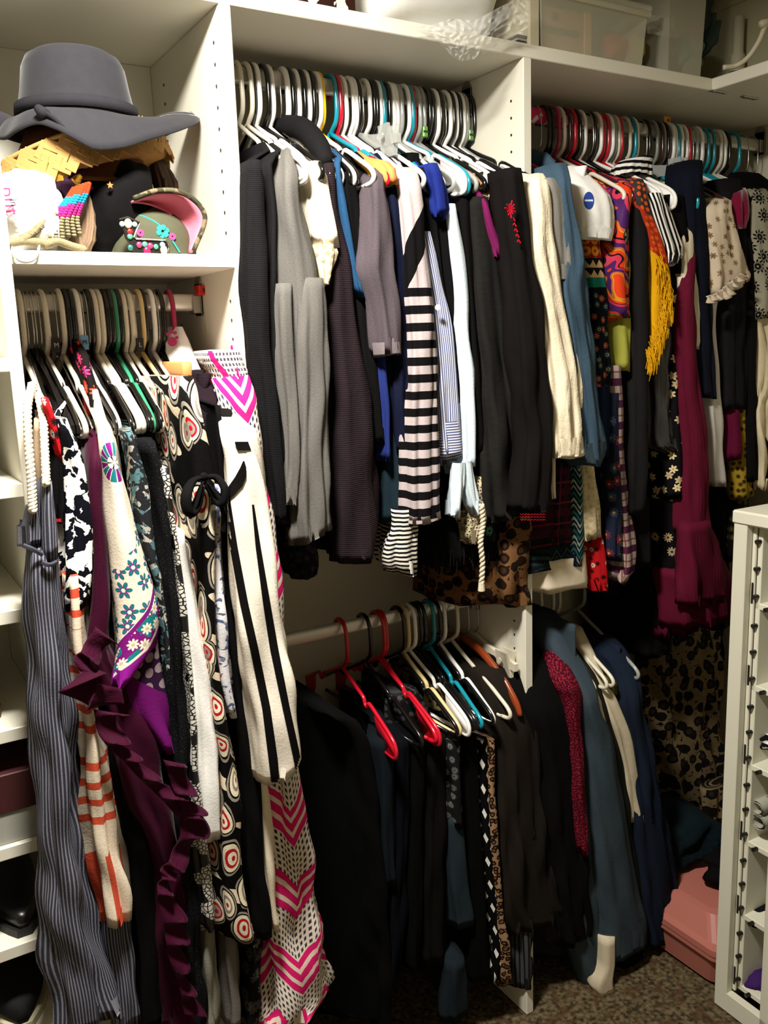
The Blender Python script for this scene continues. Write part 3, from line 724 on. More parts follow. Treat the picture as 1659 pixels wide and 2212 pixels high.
BRN = mat('cloth_dark_brown', '1f1a16'); OLV = mat('cloth_dark_olive', '1e1e18'); DBLK = mat('cloth_deep_black', '060607'); DBRN = mat('cloth_black_umber', '0d0b0a'); DNV2 = mat('cloth_coat_navy', '18202f'); GRYB = mat('knit_bottom_grey', heather('77756a', '8f8c80')); SEQ = mat('sequin_black', glitter('0c0c0f', '5c5c66', .66, 500.0), rough=.5)

# ================================================================== upper middle rod, left to right
sleeved('knit_cardigan', 'black textured knit cardigan hanging first against the white panel on the upper middle rod', 'cardigan', '345,533,552;400,530,562;520,529,566;640,530,572;760,540,580;900,552,598;1040,575,606;1130,588,612', KNIT, hook=524, hem=1180, Y=1.38, amp=.003)
g = garment('draped_vest', 'black drape-front vest beside the grey shirt with a slanted front edge', 'vest', '352,560,580;450,566,590;560,566,590;650,556,594;760,566,596;900,580,604;1040,596,612;1135,600,622', BLK2, hook=543, Y=1.40)
g = garment('lace_hem_blouse', 'black top with a lace hem that hangs lowest under the grey shirt', 'top', '800,585,606;1000,596,640;1120,592,668;1190,602,690;1230,622,690;1252,640,682', mat('lace_black', lace('0e0d0e', '26262a', 55.0)), hook=551, Y=1.42)
# grey long sleeve shirt
g = garment('long_sleeve_shirt', 'heather grey long sleeve shirt with two sleeves hanging to the front', 'shirt', '322,605,622,1.44;350,592,640,1.41;400,587,646;475,590,662;545,594,680;612,597,692;680,600,698;760,606,702;850,615,702;930,626,700;1000,634,702;1080,640,700;1135,646,700', GREY, hook=562, Y=1.385, amp=.006, lam=.045, tb=.016)
sub('sleeve', '600,640,694,1.3835;640,641,697,1.374;680,642,700;750,634,704;830,640,708;917,640,703;975,640,700;1060,640,707;1120,640,712;1163,642,716', GREY, g, Y=1.372, d=.07, amp=.004, lam=.03, tilt=.25)
sub('sleeve', '612,597,625,1.3845;650,597,626,1.379;700,597,628;745,599,632;820,607,640;925,614,640;1007,618,640;1060,612,639;1092,608,638', GREY, g, Y=1.378, d=.06, amp=.003)
# cream blouse
g = sleeved('lace_trim_blouse', 'cream white blouse with flared lace edged short sleeve behind the grey shirt', 'blouse', '348,662,682;372,663,695;420,664,707;470,668,716;505,675,719;532,680,722', CREAM, hook=624, hem=700, Y=1.40, amp=.003)
b = rows_px('528,680,722;548,684,727;570,686,714;592,688,706;614,690,698', 1.398, .06); loft('sleeve_ruffle', b, LACEC, g, amp=.006, lam=.02)
# plum cardigan with cowl
g = sleeved('long_waffle_cardigan', 'long dark plum waffle-knit cardigan reaching lowest beside the grey shirt', 'cardigan', '352,692,712;430,700,721;521,705,738;596,697,756;702,698,772;808,704,792;903,703,811;1025,698,821;1134,706,823;1200,712,818;1216,716,814', PLUM, hook=661, hem=1205, Y=1.41, sd=.2, amp=.004, lam=.05)
cw = MB(); cw.tube([at(600, 300, 1.66), at(612, 274, 1.60), at(655, 280, 1.53), at(690, 318, 1.46), at(704, 352, 1.42)], [.013, .019, .021, .019, .012], 14, 6)
o = cw.build('cowl_collar', KNIT, g, True)
for x in range(6):
    s = x / 5; p = at(628 + 70 * s, 285 + 55 * s, 1.575 - .12 * s)
garment('blue_top', 'steel blue top showing as a thin strip right of the plum cardigan', 'top', '360,714,722;430,724,734;521,740,747;596,755,761;640,765,769', STEELB, hook=671, Y=1.41, d=.3)
sleeved('black_jersey_top', 'black jersey top between the blue strip and the heather sleeve', 'top', '372,728,752;450,738,768;560,752,780;660,768,790;760,778,800;860,795,812;960,808,822', BLK, hook=700, hem=1040, Y=1.42)
garment('peach_camisole', 'peach orange camisole strap draped over a teal hanger in the middle of the upper rod', 'camisole', '350,806,834,1.41;372,818,846;392,824,852;404,828,848', mat('cloth_peach', 'd98a4e'), hook=725, Y=1.385, d=.2)
garment('black_tank', 'black tank top hanging from a glossy hanger left of the heather sleeve', 'top', '392,762,796;470,770,796;560,778,792;640,786,800', BLK2, hook=725, Y=1.44, d=.3)
garment('royal_blue_shirt', 'dark royal blue shirt showing as a narrow strip below the heather sleeve', 'shirt', '510,772,786;627,784,803;700,791,811;826,808,823;900,815,827;1000,819,826', mat('cloth_blue_heather', heather('18214f', '27357a')), hook=737, Y=1.415)
sleeved('heather_tee', 'heather charcoal purple tee with a long dolman sleeve and pale cuff line', 'shirt', '350,801,808,1.43;400,798,818;446,794,828;521,788,838;585,778,845;612,790,847;650,803,850;700,809,853;748,813,855;768,818,855', mat('jersey_heather_plum', heather('3c353a', '5f555b')), hook=750, hem=900, Y=1.385, amp=.003, cuff=.024, cuffm=mat('cuff_heather', heather('6a6064', '8b8185')))
sleeved('navy_shirt', 'plain navy shirt left of the striped shirt', 'shirt', '405,828,862;500,838,868;600,846,872;700,851,880;800,849,884;880,850,884;940,856,880;985,864,876', NAVY, hook=765, hem=1060, Y=1.405)
garment('dark_teal_tunic', 'dark teal long top hanging low behind the navy shirt', 'top', '780,812,850;880,820,866;960,824,862;1060,822,866;1130,820,868', TEALD, hook=773, Y=1.43, neck=False, d=.28)
g = garment('fine_striped_top', 'black and white fine striped top with a knotted hem below the dark teal top', 'top', '1100,846,898;1140,846,896;1180,824,898;1212,818,902;1232,822,907;1243,834,900', mat('fine_stripe_knit', hstr('111012', 'cfc8bd', .0085, .52)), hook=778, Y=1.40, neck=False, d=.2, amp=.005, tilt=-.15)
# wide stripe shirt
z620 = at(890, 622, 1.39)[2]
def mauve(t):
    c = t.mix(((t.v - z620) / .0316).fract().gt(.5), 'b0a3a4', '0d0b0d'); k = t.v - t.u * 1.6
    return t.mix(t.v.gt(z620), c, t.mix(k.band(z620 + .05, z620 + .125), 'b0a3a4', '0d0b0d'))
g = sleeved('wide_striped_shirt', 'mauve and black wide striped shirt with plain mauve shoulder in the middle of the rack', 'shirt', '362,853,888,1.42;400,862,898;446,868,905;500,873,908;560,876,914;622,878,922;700,884,928;808,887,933;880,882,936;982,879,939;1060,880,940;1129,884,940', mat('wide_stripe_jersey', mauve), hook=787, hem=1131, Y=1.38, amp=.0035, lam=.03, cuff=.006, btb=.014)
# pinstripe
PIN = mat('pinstripe_cotton', vstr('e4e2ea', '5c648f', .0042, .55), wrinkle=.8); PINH = mat('pinstripe_cuff_cotton', hstr('e4e2ea', '4e5688', .0052, .5))
g = sleeved('pinstripe_shirt', 'blue and white pinstriped button shirt with a horizontal striped cuff', 'shirt', '500,905,914;560,917,930;627,928,944;700,933,960;790,938,972;860,940,979;917,942,984;987,943,993', PIN, hook=799, hem=1010, Y=1.40, amp=.0025, cuff=.07, cuffm=PINH)
disc_px('button', 946, 664, 1.386, .0055, plain('button_white', 'e8e8e8'), g)
sleeved('cable_sweater', 'black cable knit sweater between the mauve striped shirt and the royal blue tee', 'sweater', '362,893,915;450,905,931;550,920,940;640,938,952;750,962,976;900,984,993;1000,990,998', KNIT, hook=818, hem=1130, Y=1.41)
g = sleeved('royal_blue_tee', 'bright royal blue tee whose short sleeve ends above the pale denim shirt', 'shirt', '352,920,933;385,929,949;415,932,957;440,934,961;452,934,962;472,937,950', ROYAL, hook=833, hem=700, Y=1.388, sd=.07)
sleeved('black_long_tee', 'thin black long sleeve tee beneath the royal blue sleeve', 'shirt', '455,940,958;540,946,966;600,951,972;750,968,985;860,980,996;960,990,1000', BLK, hook=844, hem=1110, Y=1.41)
g = sleeved('pale_denim_shirt', 'pale washed denim shirt with an open frayed cuff', 'shirt', '440,958,968;500,964,983;560,969,992;613,974,997;665,979,1001;742,983,1005;808,988,1012;917,993,1013;985,996,1012;1010,992,1014', DENIMP, hook=854, hem=1020, Y=1.395, amp=.0025)
for q in ('1000,984,1002;1040,983,999;1080,982,992;1118,981,989', '1000,1003,1016;1040,1006,1022;1080,1012,1030;1110,1022,1036'): sub('open_cuff', q, DENIMP, g, Y=1.39, d=.03, amp=.003, lam=.015, cap=False)
sleeved('black_jacket', 'black jacket directly right of the pale denim shirt', 'jacket', '395,984,1008;460,984,1013;560,990,1016;650,998,1020;742,1004,1024;850,1010,1036;970,1013,1044', BLK, hook=884, hem=1040, Y=1.40)
g = sleeved('charcoal_button_shirt', 'faded charcoal button shirt with the widest front and a pale button at the hem', 'shirt', '425,1013,1042;500,1018,1052;600,1022,1064;700,1024,1080;800,1034,1094;900,1040,1102;1000,1041,1112;1090,1044,1120;1124,1048,1122', mat('charcoal_faded', heather('171615', '22211f', .25)), hook=897, hem=1128, Y=1.385, amp=.005, lam=.05)
disc_px('button', 1110, 1098, 1.37, .005, plain('button_grey', '8b8b86'), g)
garment('plum_blouse', 'plum blouse whose pointed front corner pokes out of the black jackets', 'blouse', '452,1034,1040;500,1042,1056;535,1052,1076;548,1058,1082;557,1058,1066', mat('cloth_plum', '6a1a4c'), hook=907, Y=1.378, d=.2, amp=.001)
garment('leopard_mesh_top', 'sheer leopard mesh top seen as a short strip under the teal hanger end', 'top', '388,1026,1040;430,1028,1041;470,1032,1044;500,1040,1047', LEOS, hook=907, Y=1.40, d=.3)
sleeved('black_blazer', 'black blazer hanging under the clear hanger end', 'jacket', '370,1038,1062;430,1042,1066;500,1048,1070;570,1064,1080;650,1075,1092;742,1086,1100;900,1098,1112;1000,1108,1122', BLK2, hook=929, hem=1100, Y=1.405)
sleeved('sequin_jacket', 'black jacket with tiny sequins under the white paddle hanger', 'jacket', '398,1066,1092;500,1070,1102;600,1080,1114;742,1092,1122;860,1102,1132;960,1112,1140', SEQ, hook=948, hem=1060, Y=1.40)
g = sleeved('embroidered_blouse', 'black blouse with a red embroidered flower and red stitched hem', 'blouse', '362,1090,1112;450,1095,1126;560,1106,1138;665,1112,1162;742,1116,1170;850,1128,1178;950,1138,1183;1050,1130,1184;1106,1122,1184', BLKB, hook=972, hem=1112, Y=1.33, amp=.004, lam=.045, sd=.08)
b = MB(); c = at(1102, 452, 1.320)
for k in range(11):
    a = k * 2 * PI / 11 + .2; L_ = .010 + .006 * ((k * 7) % 3) / 2
    b.tube([c, c + np.array([math.cos(a) * L_ * .9, -.002, math.sin(a) * L_])], .0013, 5)
for k in range(5): p = at(1108 + 3 * k, 470 + 12 * k, 1.322); b.tube([p, p + np.array([.004, -.001, -.006])], .0014, 5); b.tube([p, p + np.array([-.004, -.001, -.004])], .0012, 5)
b.build('embroidered_flower', mat('thread_red', 'b3142a', bump=0), g)
b = MB()
for k in range(3):
    b.tube([at(1124 + i * 3.2, 1110 + k * 6 + (2 if i % 2 else 0), 1.318) for i in range(18)], .0006, 5)
b.build('red_hem_stitching', MATS['thread_red'], g)
garment('zebra_blouse', 'cream blouse with small brown animal marks left of the cream linen blouse', 'blouse', '425,1128,1146;500,1132,1152;575,1144,1162;640,1156,1168', mat('animal_mark_cream', leopard('dccbb2', 'dccbb2', '6b543f', 48.0)), hook=989, Y=1.40, d=.3)
g = sleeved('cream_linen_blouse', 'cream linen blouse with a long crinkled sleeve and eyelet band', 'blouse', '374,1146,1158,1.37;400,1140,1173;444,1140,1181;500,1138,1186;560,1144,1192;610,1158,1200;665,1164,1212;742,1172,1230;800,1180,1241;880,1186,1248;935,1188,1252;965,1187,1255;988,1186,1256', mat('linen_cream', 'e3d6bc', wrinkle=1.6, bump=.5), hook=998, hem=1080, Y=1.33, sd=.08, amp=.0045, lam=.028, cuff=.04)
sleeved('grey_tee', 'light grey heather tee with a rolled sleeve in front of the denim shirt', 'shirt', '384,1172,1184;405,1178,1200;440,1182,1208;483,1184,1214;540,1190,1218;585,1194,1220;603,1196,1214', LGREY, hook=1005, hem=700, Y=1.335, sd=.07, cuff=.01)
g = sleeved('denim_shirt', 'mid blue denim shirt with upturned collar at the right end of the upper middle rod', 'shirt', '352,1192,1209,1.36;400,1202,1216;457,1208,1228;509,1214,1241;561,1218,1249;613,1202,1255;690,1216,1262;754,1229,1270;826,1239,1273;888,1246,1279;931,1243,1292;967,1241,1299;990,1252,1292;1008,1266,1282', DENIM, hook=1072, hem=1010, Y=1.33, sd=.08, amp=.004, lam=.03, cuff=.05, cuffm=DENIMD)
b = MB(); P = [at(1068, 276, 1.62), at(1098, 298, 1.58), at(1128, 318, 1.555), at(1170, 326, 1.50), at(1200, 344, 1.42)]; Q = [at(1085, 345, 1.585), at(1108, 366, 1.56), at(1135, 368, 1.535), at(1165, 364, 1.48), at(1190, 372, 1.405)]
P2, Q2 = catmull(P, 6), catmull(Q, 6); n = len(P2); V = []; 
for i in range(n):
    for s in (0, .25, .5, .75, 1): V.append(P2[i] * (1 - s) + Q2[i] * s + np.array([-.006 * math.sin(s * PI), -.006 * math.sin(s * PI), .002 * math.sin(i)]))
o = mesh('yoke_collar', V, [(i * 5 + j, i * 5 + j + 1, (i + 1) * 5 + j + 1, (i + 1) * 5 + j) for i in range(n - 1) for j in range(4)], DENIM, g, True, [(i * .01, j * .01) for i in range(n - 1) for j in range(4) for _ in range(4)])
o.modifiers.new('thickness', 'SOLIDIFY').thickness = .004
# low hems below the upper middle rod
g = garment('fur_trim_jacket', 'black jacket with a shaggy fringed hem above the lower hanging rod', 'jacket', '1000,985,1040;1100,960,1075;1150,925,1100;1190,910,1110;1215,930,1120', BLK, hook=811, Y=1.43, neck=False, d=.26)
b = MB()
for k in range(150):
    p = at(905 + 1.35 * k, 1168 + rnd.uniform(-12, 30) + .12 * k, 1.425 + rnd.uniform(0, .05)); q = p + np.array([rnd.uniform(-.006, .008), rnd.uniform(-.006, .004), -rnd.uniform(.025, .05)])
    b.tube([p, (p + q) / 2 + np.array([.002, 0, 0]), q], [.0016, .0013, .0004], 4)
o = b.build('shaggy_fringe', BLK2, g); o['kind'] = 'stuff'
g = garment('crochet_camisole', 'cream crochet lace top with a long braided cord above the lower rod', 'top', '1030,1020,1042;1080,1010,1044;1120,998,1046;1150,995,1020;1174,998,1010', mat('crochet_cream', lace('b7a98b', '6b604c', 70.0), bump=.6, holes=lambda t: E(t.nt, t.vor(150.0, rand=.5).outputs[0]).gt(.22)), hook=844, Y=1.40, neck=False, d=.12)
rope('braided_cord', [at(1040, 1090, 1.38), at(1043, 1130, 1.379), at(1038, 1170, 1.378), at(1042, 1215, 1.378), at(1040, 1262, 1.378)], .0058, mat('cord_cream', 'cfc3ac', bump=.3), g, 9)
b = MB().tube([at(1040, 1258, 1.378), at(1040, 1276, 1.378)], [.006, .0075], 8); b.build('cord_tassel', MATS['cord_cream'], g)
garment('green_print_top', 'small green and black print top hem beside the braided cord', 'top', '1120,1010,1056;1150,1012,1058;1172,1014,1060', mat('green_print', floral('0f1512', '3e7566', '1d3b35', '101010', 34.0)), hook=861, Y=1.41, neck=False, d=.1)
garment('leopard_blouse', 'brown leopard print blouse with a rounded hem below the charcoal shirt', 'blouse', '1105,1070,1150;1160,1064,1157;1220,1056,1158;1270,1058,1157;1298,1072,1154;1310,1092,1140', LEO, hook=918, Y=1.41, neck=False, d=.26, amp=.006, lam=.05)
garment('dark_plaid_shirt', 'dark red and black plaid shirt hem below the cream linen sleeve', 'shirt', '1000,1188,1226;1060,1180,1228;1130,1172,1230;1180,1170,1232', mat('dark_plaid', plaid('15161c', '3a1420', '7d1830', .045)), hook=1024, Y=1.40, neck=False, d=.3)
garment('tribal_skirt', 'dark blue-green tribal print tunic hem above the ivory skirt hem', 'tunic', '1165,1152,1240;1200,1152,1242;1226,1154,1244', mat('tribal_dark', tribal('0c1014', '243836', '141e28', .016)), hook=1033, Y=1.405, neck=False, d=.3)
garment('tribal_strip_dress', 'teal blue and white zigzag print tunic strip left of the cream lace dress', 'tunic', '985,1226,1240;1060,1226,1246;1140,1228,1246;1225,1226,1246', mat('tribal_bright', tribal('101a2c', '8b978a', '23594a', .014)), hook=1040, Y=1.392, neck=False, d=.3)
garment('lace_hem_dress', 'cream knit tunic with a lace hem right of the zigzag tunic', 'tunic', '985,1242,1272;1060,1243,1280;1120,1244,1286;1168,1246,1291', mat('knit_cream', lace('cdbd9b', 'b5a37f', 80.0), bump=.4), hook=1058, Y=1.392, neck=False, d=.3, amp=.004, lam=.02)
garment('ivory_hem_skirt', 'ivory skirt with a broad plain hem hanging lowest in the middle', 'skirt', '1208,1157,1277;1222,1157,1278;1250,1158,1280;1276,1160,1282', IVORY, hook=1046, Y=1.398, neck=False, d=.3, amp=.002, lam=.05)
garment('bandana_top', 'bright red bandana print top hem right of the ivory skirt', 'top', '1160,1272,1288;1200,1273,1296;1240,1274,1298;1277,1276,1299', mat('bandana_red', floral('a8141a', '2a0a0c', 'd8b8a8', '1a0606', 60.0, 4.0, .6)), hook=1066, Y=1.40, neck=False, d=.3)
for k, (y0, l, r_, y1, hk) in enumerate(((380, 752, 800, 800, 693), (420, 1046, 1070, 1000, 938), (400, 1110, 1140, 1000, 965), (330, 862, 900, 720, 811))):  # generic black garments added behind so the gaps between clothes look dark
    garment('gap_filler_garment', f'plain black filler garment darkening a gap on the upper middle rod, {ORD[k]} from the left', 'cardigan', f'{y0},{l},{r_};{(y0 + y1) // 2},{l + 14},{r_ + 14};{y1},{l + 30},{r_ + 30}', BLK, hook=hk, Y=1.47, d=.26)

# ================================================================== upper right rod, left to right
g = sleeved('white_logo_tee', 'white tee with a blue oval logo on its sleeve, left on the right rod', 'shirt', '358,1216,1236,1.46;380,1214,1266,1.43;400,1222,1292,1.40;430,1234,1314,1.38;470,1240,1316;500,1243,1313;516,1244,1308', WHITE, rod='U', hook=1219, hem=640, Y=1.375, sd=.10, tilt=.10, amp=.002, btb=.016, cuff=.022)
bpy.context.view_layer.update(); tee = [c_ for c_ in g.children if c_.name.startswith('sleeve')][0]
surf_strip('blue_logo', tee, [(433 + 19 * math.sin(a_), 1272 - 11.5 * math.cos(a_), 1272 + 11.5 * math.cos(a_)) for a_ in np.linspace(-1.5, 1.5, 11)], plain('print_blue', '1c3f94', rough=.6), g, .0012, 2)
surf_strip('logo_line', tee, [(431 + 2 * k_, 1263, 1281) for k_ in range(3)], plain('print_pale', 'c9d4e6', rough=.6), g, .002, 2)
garment('paisley_tunic', 'navy tunic with orange and turquoise paisley print and plain navy skirt', 'tunic', '505,1246,1286;577,1252,1293;620,1259,1298;690,1264,1303;770,1268,1307;850,1270,1308;917,1272,1309;990,1276,1304', mat('paisley_print', paisley(at(1275, 620, 1.39)[2])), hook=1231, Y=1.39, d=.3)
garment('rainbow_silk_tunic', 'orange, pink and purple swirled silk tunic left of the long black coat', 'tunic', '388,1334,1350,1.41;452,1322,1352;500,1310,1352;549,1302,1353;590,1296,1353;632,1301,1353;665,1310,1353;690,1316,1353', mat('rainbow_silk', rainbow, rough=.5, bump=.12), hook=1253, Y=1.38, d=.3, amp=.003)
garment('lime_shell_top', 'plain lime green top under the swirled silk tunic', 'top', '640,1314,1352;700,1316,1353;760,1317,1353;804,1318,1353', LIME, hook=1267, Y=1.392, d=.3)
garment('long_black_coat', 'long straight black coat between the swirled silk tunic and the yellow fringed shawl', 'coat', '400,1352,1366,1.44;452,1352,1386;520,1353,1393;620,1354,1396;760,1354,1395;900,1352,1394;1000,1350,1392;1060,1345,1391;1112,1339,1390', CHAR, hook=1289, Y=1.385, d=.3, tb=.014)
garment('black_under_skirt', 'black skirt hem hanging just beneath the long black coat', 'skirt', '1080,1358,1394;1150,1360,1394;1230,1362,1394', BLK2, hook=1299, Y=1.41, d=.28, neck=False)
g = garment('fringed_shawl', 'embroidered orange shawl with a mustard panel and long yellow fringe', 'shawl', '386,1358,1374,1.42;411,1358,1382;466,1370,1396;507,1382,1412;540,1390,1424;590,1396,1438;635,1397,1446;687,1397,1432;740,1396,1416;785,1396,1403', None or mat('shawl_print', lambda t: t.mix((t.v + t.u * .9).gt(at(1405, 562, 1.38)[2]), 'd29a12', t.mix(t.cell(70.0, .6)[0].lt(.3), t.mix((t.v + t.u * .9).gt(at(1405, 462, 1.38)[2]), 'a8321c', '3a3134'), 'd2561e'))), hook=1306, Y=1.38, d=.2)
b = MB()
E1 = catmull([at(1424, 552, 1.376), at(1444, 610, 1.376), at(1438, 668, 1.376), at(1422, 720, 1.376), at(1405, 770, 1.376)], 40)
for k in range(330):
    p = E1[min(len(E1) - 1, int(rnd.random() * len(E1)))] + np.array([rnd.uniform(-.016, .003), rnd.uniform(-.004, .012), rnd.uniform(-.01, .01)]); L_ = rnd.uniform(.03, .055)
    d_ = np.array([rnd.uniform(-.002, .014), rnd.uniform(-.008, .002), -L_]); b.tube([p, p + d_ * .5 + np.array([.005, -.002, .002]), p + d_], [.0011, .001, .0006], 4)
o = b.build('yellow_fringe', YEL, g); o['kind'] = 'stuff'
g = sleeved('candy_stripe_blouse', 'black and white vertical striped blouse with gathered sleeve under white paddle hangers', 'blouse', '416,1398,1412;445,1398,1430;494,1410,1446;535,1424,1457;556,1432,1456;572,1434,1442', mat('candy_stripe', vstr('ece9e4', '121214', .0092, .5), wrinkle=.8), hook=1324, hem=640, Y=1.378, amp=.003, lam=.02)
b = MB()
for k in range(6):
    P = [at(1340 + 2 * k, 352 + 9 * k, 1.54), at(1375, 338 + 7 * k, 1.50), at(1405, 330 + 8 * k, 1.47)]
sub('striped_collar', '336,1380,1402;346,1356,1403;360,1346,1404;376,1344,1402', mat('candy_stripe_collar', hstr('ece9e4', '121214', .014, .5)), g, Y=1.46, d=.06, amp=.004, lam=.02, lip=False)
sleeved('black_knit_top', 'black short sleeve knit top behind the teal paddle hanger', 'top', '420,1432,1462;466,1432,1474;520,1436,1482;560,1438,1488;590,1440,1486', BLK, hook=1364, hem=760, Y=1.395)
garment('ivory_sleeve_blouse', 'ivory blouse with a rounded hanging sleeve end above the maroon dress', 'blouse', '520,1452,1474;588,1452,1480;646,1444,1490;690,1446,1497;729,1450,1495;748,1462,1486;754,1470,1482', mat('blouse_ivory', 'cfc4ad', wrinkle=1.3), hook=1373, Y=1.39, d=.12)
garment('floral_black_blouse', 'black top with cream and yellow flowers left of the maroon dress', 'top', '650,1420,1452;754,1432,1455;844,1436,1462;920,1437,1468;989,1438,1472;1079,1444,1474', mat('floral_black_cream', floral('0f0e10', 'd9c79a', 'bfae8c', 'b98a2a', 36.0, 3.0, .75)), hook=1355, Y=1.40, d=.26)
garment('floral_black_skirt', 'black floral print skirt hem under the floral top', 'skirt', '1060,1428,1460;1120,1428,1460;1200,1432,1456;1290,1436,1462', mat('floral_black_dim', floral('0c0b0d', 'b79d72', '9b8b72', '20201c', 30.0, 5.0, .5)), hook=1360, Y=1.42, d=.26, neck=False)
garment('satin_blouse', 'shiny black satin blouse with draped hem under the yellow fringe', 'blouse', '740,1398,1436;800,1396,1440;880,1392,1446;940,1388,1450;956,1390,1452;976,1430,1452', SATIN, hook=1340, Y=1.405, d=.26, amp=.006, lam=.03)
garment('plaid_shirt', 'pink, white and purple plaid shirt hem below the lime top', 'shirt', '790,1308,1328;873,1309,1334;950,1311,1338;1025,1312,1343;1090,1314,1352;1150,1318,1361;1200,1322,1366;1235,1325,1362;1258,1327,1344', mat('plaid_pink', plaid('a3938b', '43203a', '6a262b', .048)), hook=1274, Y=1.39, d=.3, neck=False)
garment('boho_print_dress', 'dark blue patchwork print tunic hem beside the plaid shirt', 'tunic', '850,1309,1322;1000,1310,1324;1100,1311,1326;1215,1312,1328', mat('boho_print', floral('1d2234', '6b2a3c', '3b4e68', 'b98a3a', 30.0)), hook=1267, Y=1.385, d=.3, neck=False)
# maroon dress with tiers
g = garment('maroon_flounce_dress', 'long maroon dress with a fitted skirt and flared tiered flounce', 'dress', '640,1462,1490;722,1458,1494;844,1461,1506;953,1470,1522;1061,1471,1527;1108,1472,1526;1150,1470,1530', MAROON, hook=1401, Y=1.375, d=.28, amp=.003)
sub('flounce', '1132,1470,1527;1169,1466,1540;1215,1460,1553;1260,1455,1566;1308,1458,1573', MAROON, g, Y=1.36, d=.16, amp=.006, lam=.055, tilt=-.1)
sub('flounce', '1230,1456,1548;1290,1462,1566;1330,1466,1572;1352,1470,1570', MAROON, g, Y=1.372, d=.15, amp=.006, lam=.06)
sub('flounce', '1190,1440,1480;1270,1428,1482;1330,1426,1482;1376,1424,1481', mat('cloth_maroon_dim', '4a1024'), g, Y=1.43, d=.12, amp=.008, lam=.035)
sleeved('navy_blazer', 'navy blazer with a straight sleeve right of the teal paddle hanger', 'jacket', '345,1482,1502,1.44;380,1480,1504;411,1479,1508;466,1479,1514;549,1481,1518;632,1490,1522;720,1498,1525;800,1501,1528;862,1503,1531', mat('wool_navy', '10131f'), hook=1477, hem=900, Y=1.385)
garment('silver_skirt', 'pale silver grey skirt hanging below the navy blazer sleeve', 'skirt', '700,1508,1534;800,1512,1540;900,1514,1548;1000,1517,1553;1054,1520,1556', mat('cloth_silver', 'b5b0ab', rough=.6), hook=1493, Y=1.395, d=.28)
g = sleeved('floral_puff_blouse', 'beige blouse with brown sprigs and a ruffled puff sleeve', 'blouse', '420,1534,1554,1.43;444,1524,1560;466,1518,1566;521,1519,1582;577,1522,1594;604,1522,1598;628,1522,1596', mat('sprig_beige', floral('c9b9a3', '7c6248', '8f755a', '6a503c', 52.0, 3.0, .55), wrinkle=.9), hook=1487, hem=700, Y=1.372, sd=.12, amp=.004, tilt=.35)
ruffle('sleeve_ruffle', [at(1522, 640, 1.37), at(1545, 632, 1.366), at(1570, 612, 1.364), at(1597, 590, 1.37)], .026, 7, .02, mat('ruffle_beige', 'b9aa96', wrinkle=1.0), g, 3)
sleeved('black_fleece_jacket', 'black jacket with a broad shoulder under a glossy black hanger end', 'jacket', '385,1556,1584,1.42;430,1562,1592;520,1584,1600;620,1566,1602;720,1560,1600;800,1558,1599;886,1556,1597', BLK2, hook=1546, hem=920, Y=1.39)
garment('mustard_print_dress', 'mustard yellow tunic with small dark flowers at the right', 'tunic', '640,1594,1602;760,1592,1606;862,1580,1614;960,1578,1616;1079,1576,1616', mat('mustard_floral', floral('8f7420', '1d1a12', '2d2614', '3d3216', 60.0, 5.0, .7)), hook=1566, Y=1.40, d=.26)
garment('magenta_top', 'magenta top strip beside the mustard print tunic', 'top', '880,1566,1584;940,1567,1585;996,1568,1586', mat('cloth_magenta', '520d2a'), hook=1558, Y=1.392, d=.26, neck=False)
sleeved('burgundy_velvet_top', 'burgundy velvet top with a pointed sleeve end between cream hanger ends', 'top', '405,1586,1602,1.42;425,1588,1608;450,1589,1609;475,1591,1607;492,1594,1600', BURG, hook=1577, hem=560, Y=1.372, sd=.05)
garment('long_black_dress', 'long black dress at the right between the burgundy sleeve and the embroidered blouse', 'dress', '425,1598,1612;480,1597,1618;600,1598,1622;760,1600,1624;900,1604,1622;1040,1606,1622', BLK, hook=1597, Y=1.385, d=.26)
garment('embroidered_cream_blouse', 'grey-cream blouse with large black embroidered flowers at the right edge', 'blouse', '405,1612,1640,1.40;450,1614,1668;560,1618,1690;640,1620,1700;690,1622,1690', mat('embroidery_cream', embroid('8f8a78', '0f0f10', 26.0)), hook=1620, Y=1.365, d=.2)
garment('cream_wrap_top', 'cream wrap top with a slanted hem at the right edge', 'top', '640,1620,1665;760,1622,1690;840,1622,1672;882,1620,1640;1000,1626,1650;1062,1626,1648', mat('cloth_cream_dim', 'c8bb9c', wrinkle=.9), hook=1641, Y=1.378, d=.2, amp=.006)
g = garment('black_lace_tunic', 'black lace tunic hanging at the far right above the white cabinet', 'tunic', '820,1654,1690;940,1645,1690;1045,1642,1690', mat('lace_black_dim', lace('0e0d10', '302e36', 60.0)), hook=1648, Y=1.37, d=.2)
# bundle of black clothes over the far hangers
g = garment('folded_black_trousers', 'black trousers folded over hangers at the far right end of the upper rod', 'trousers', '372,1575,1640;400,1562,1690;430,1560,1700;470,1575,1700', BLK, hook=1641, Y=1.47, d=.24, neck=False, amp=.006)
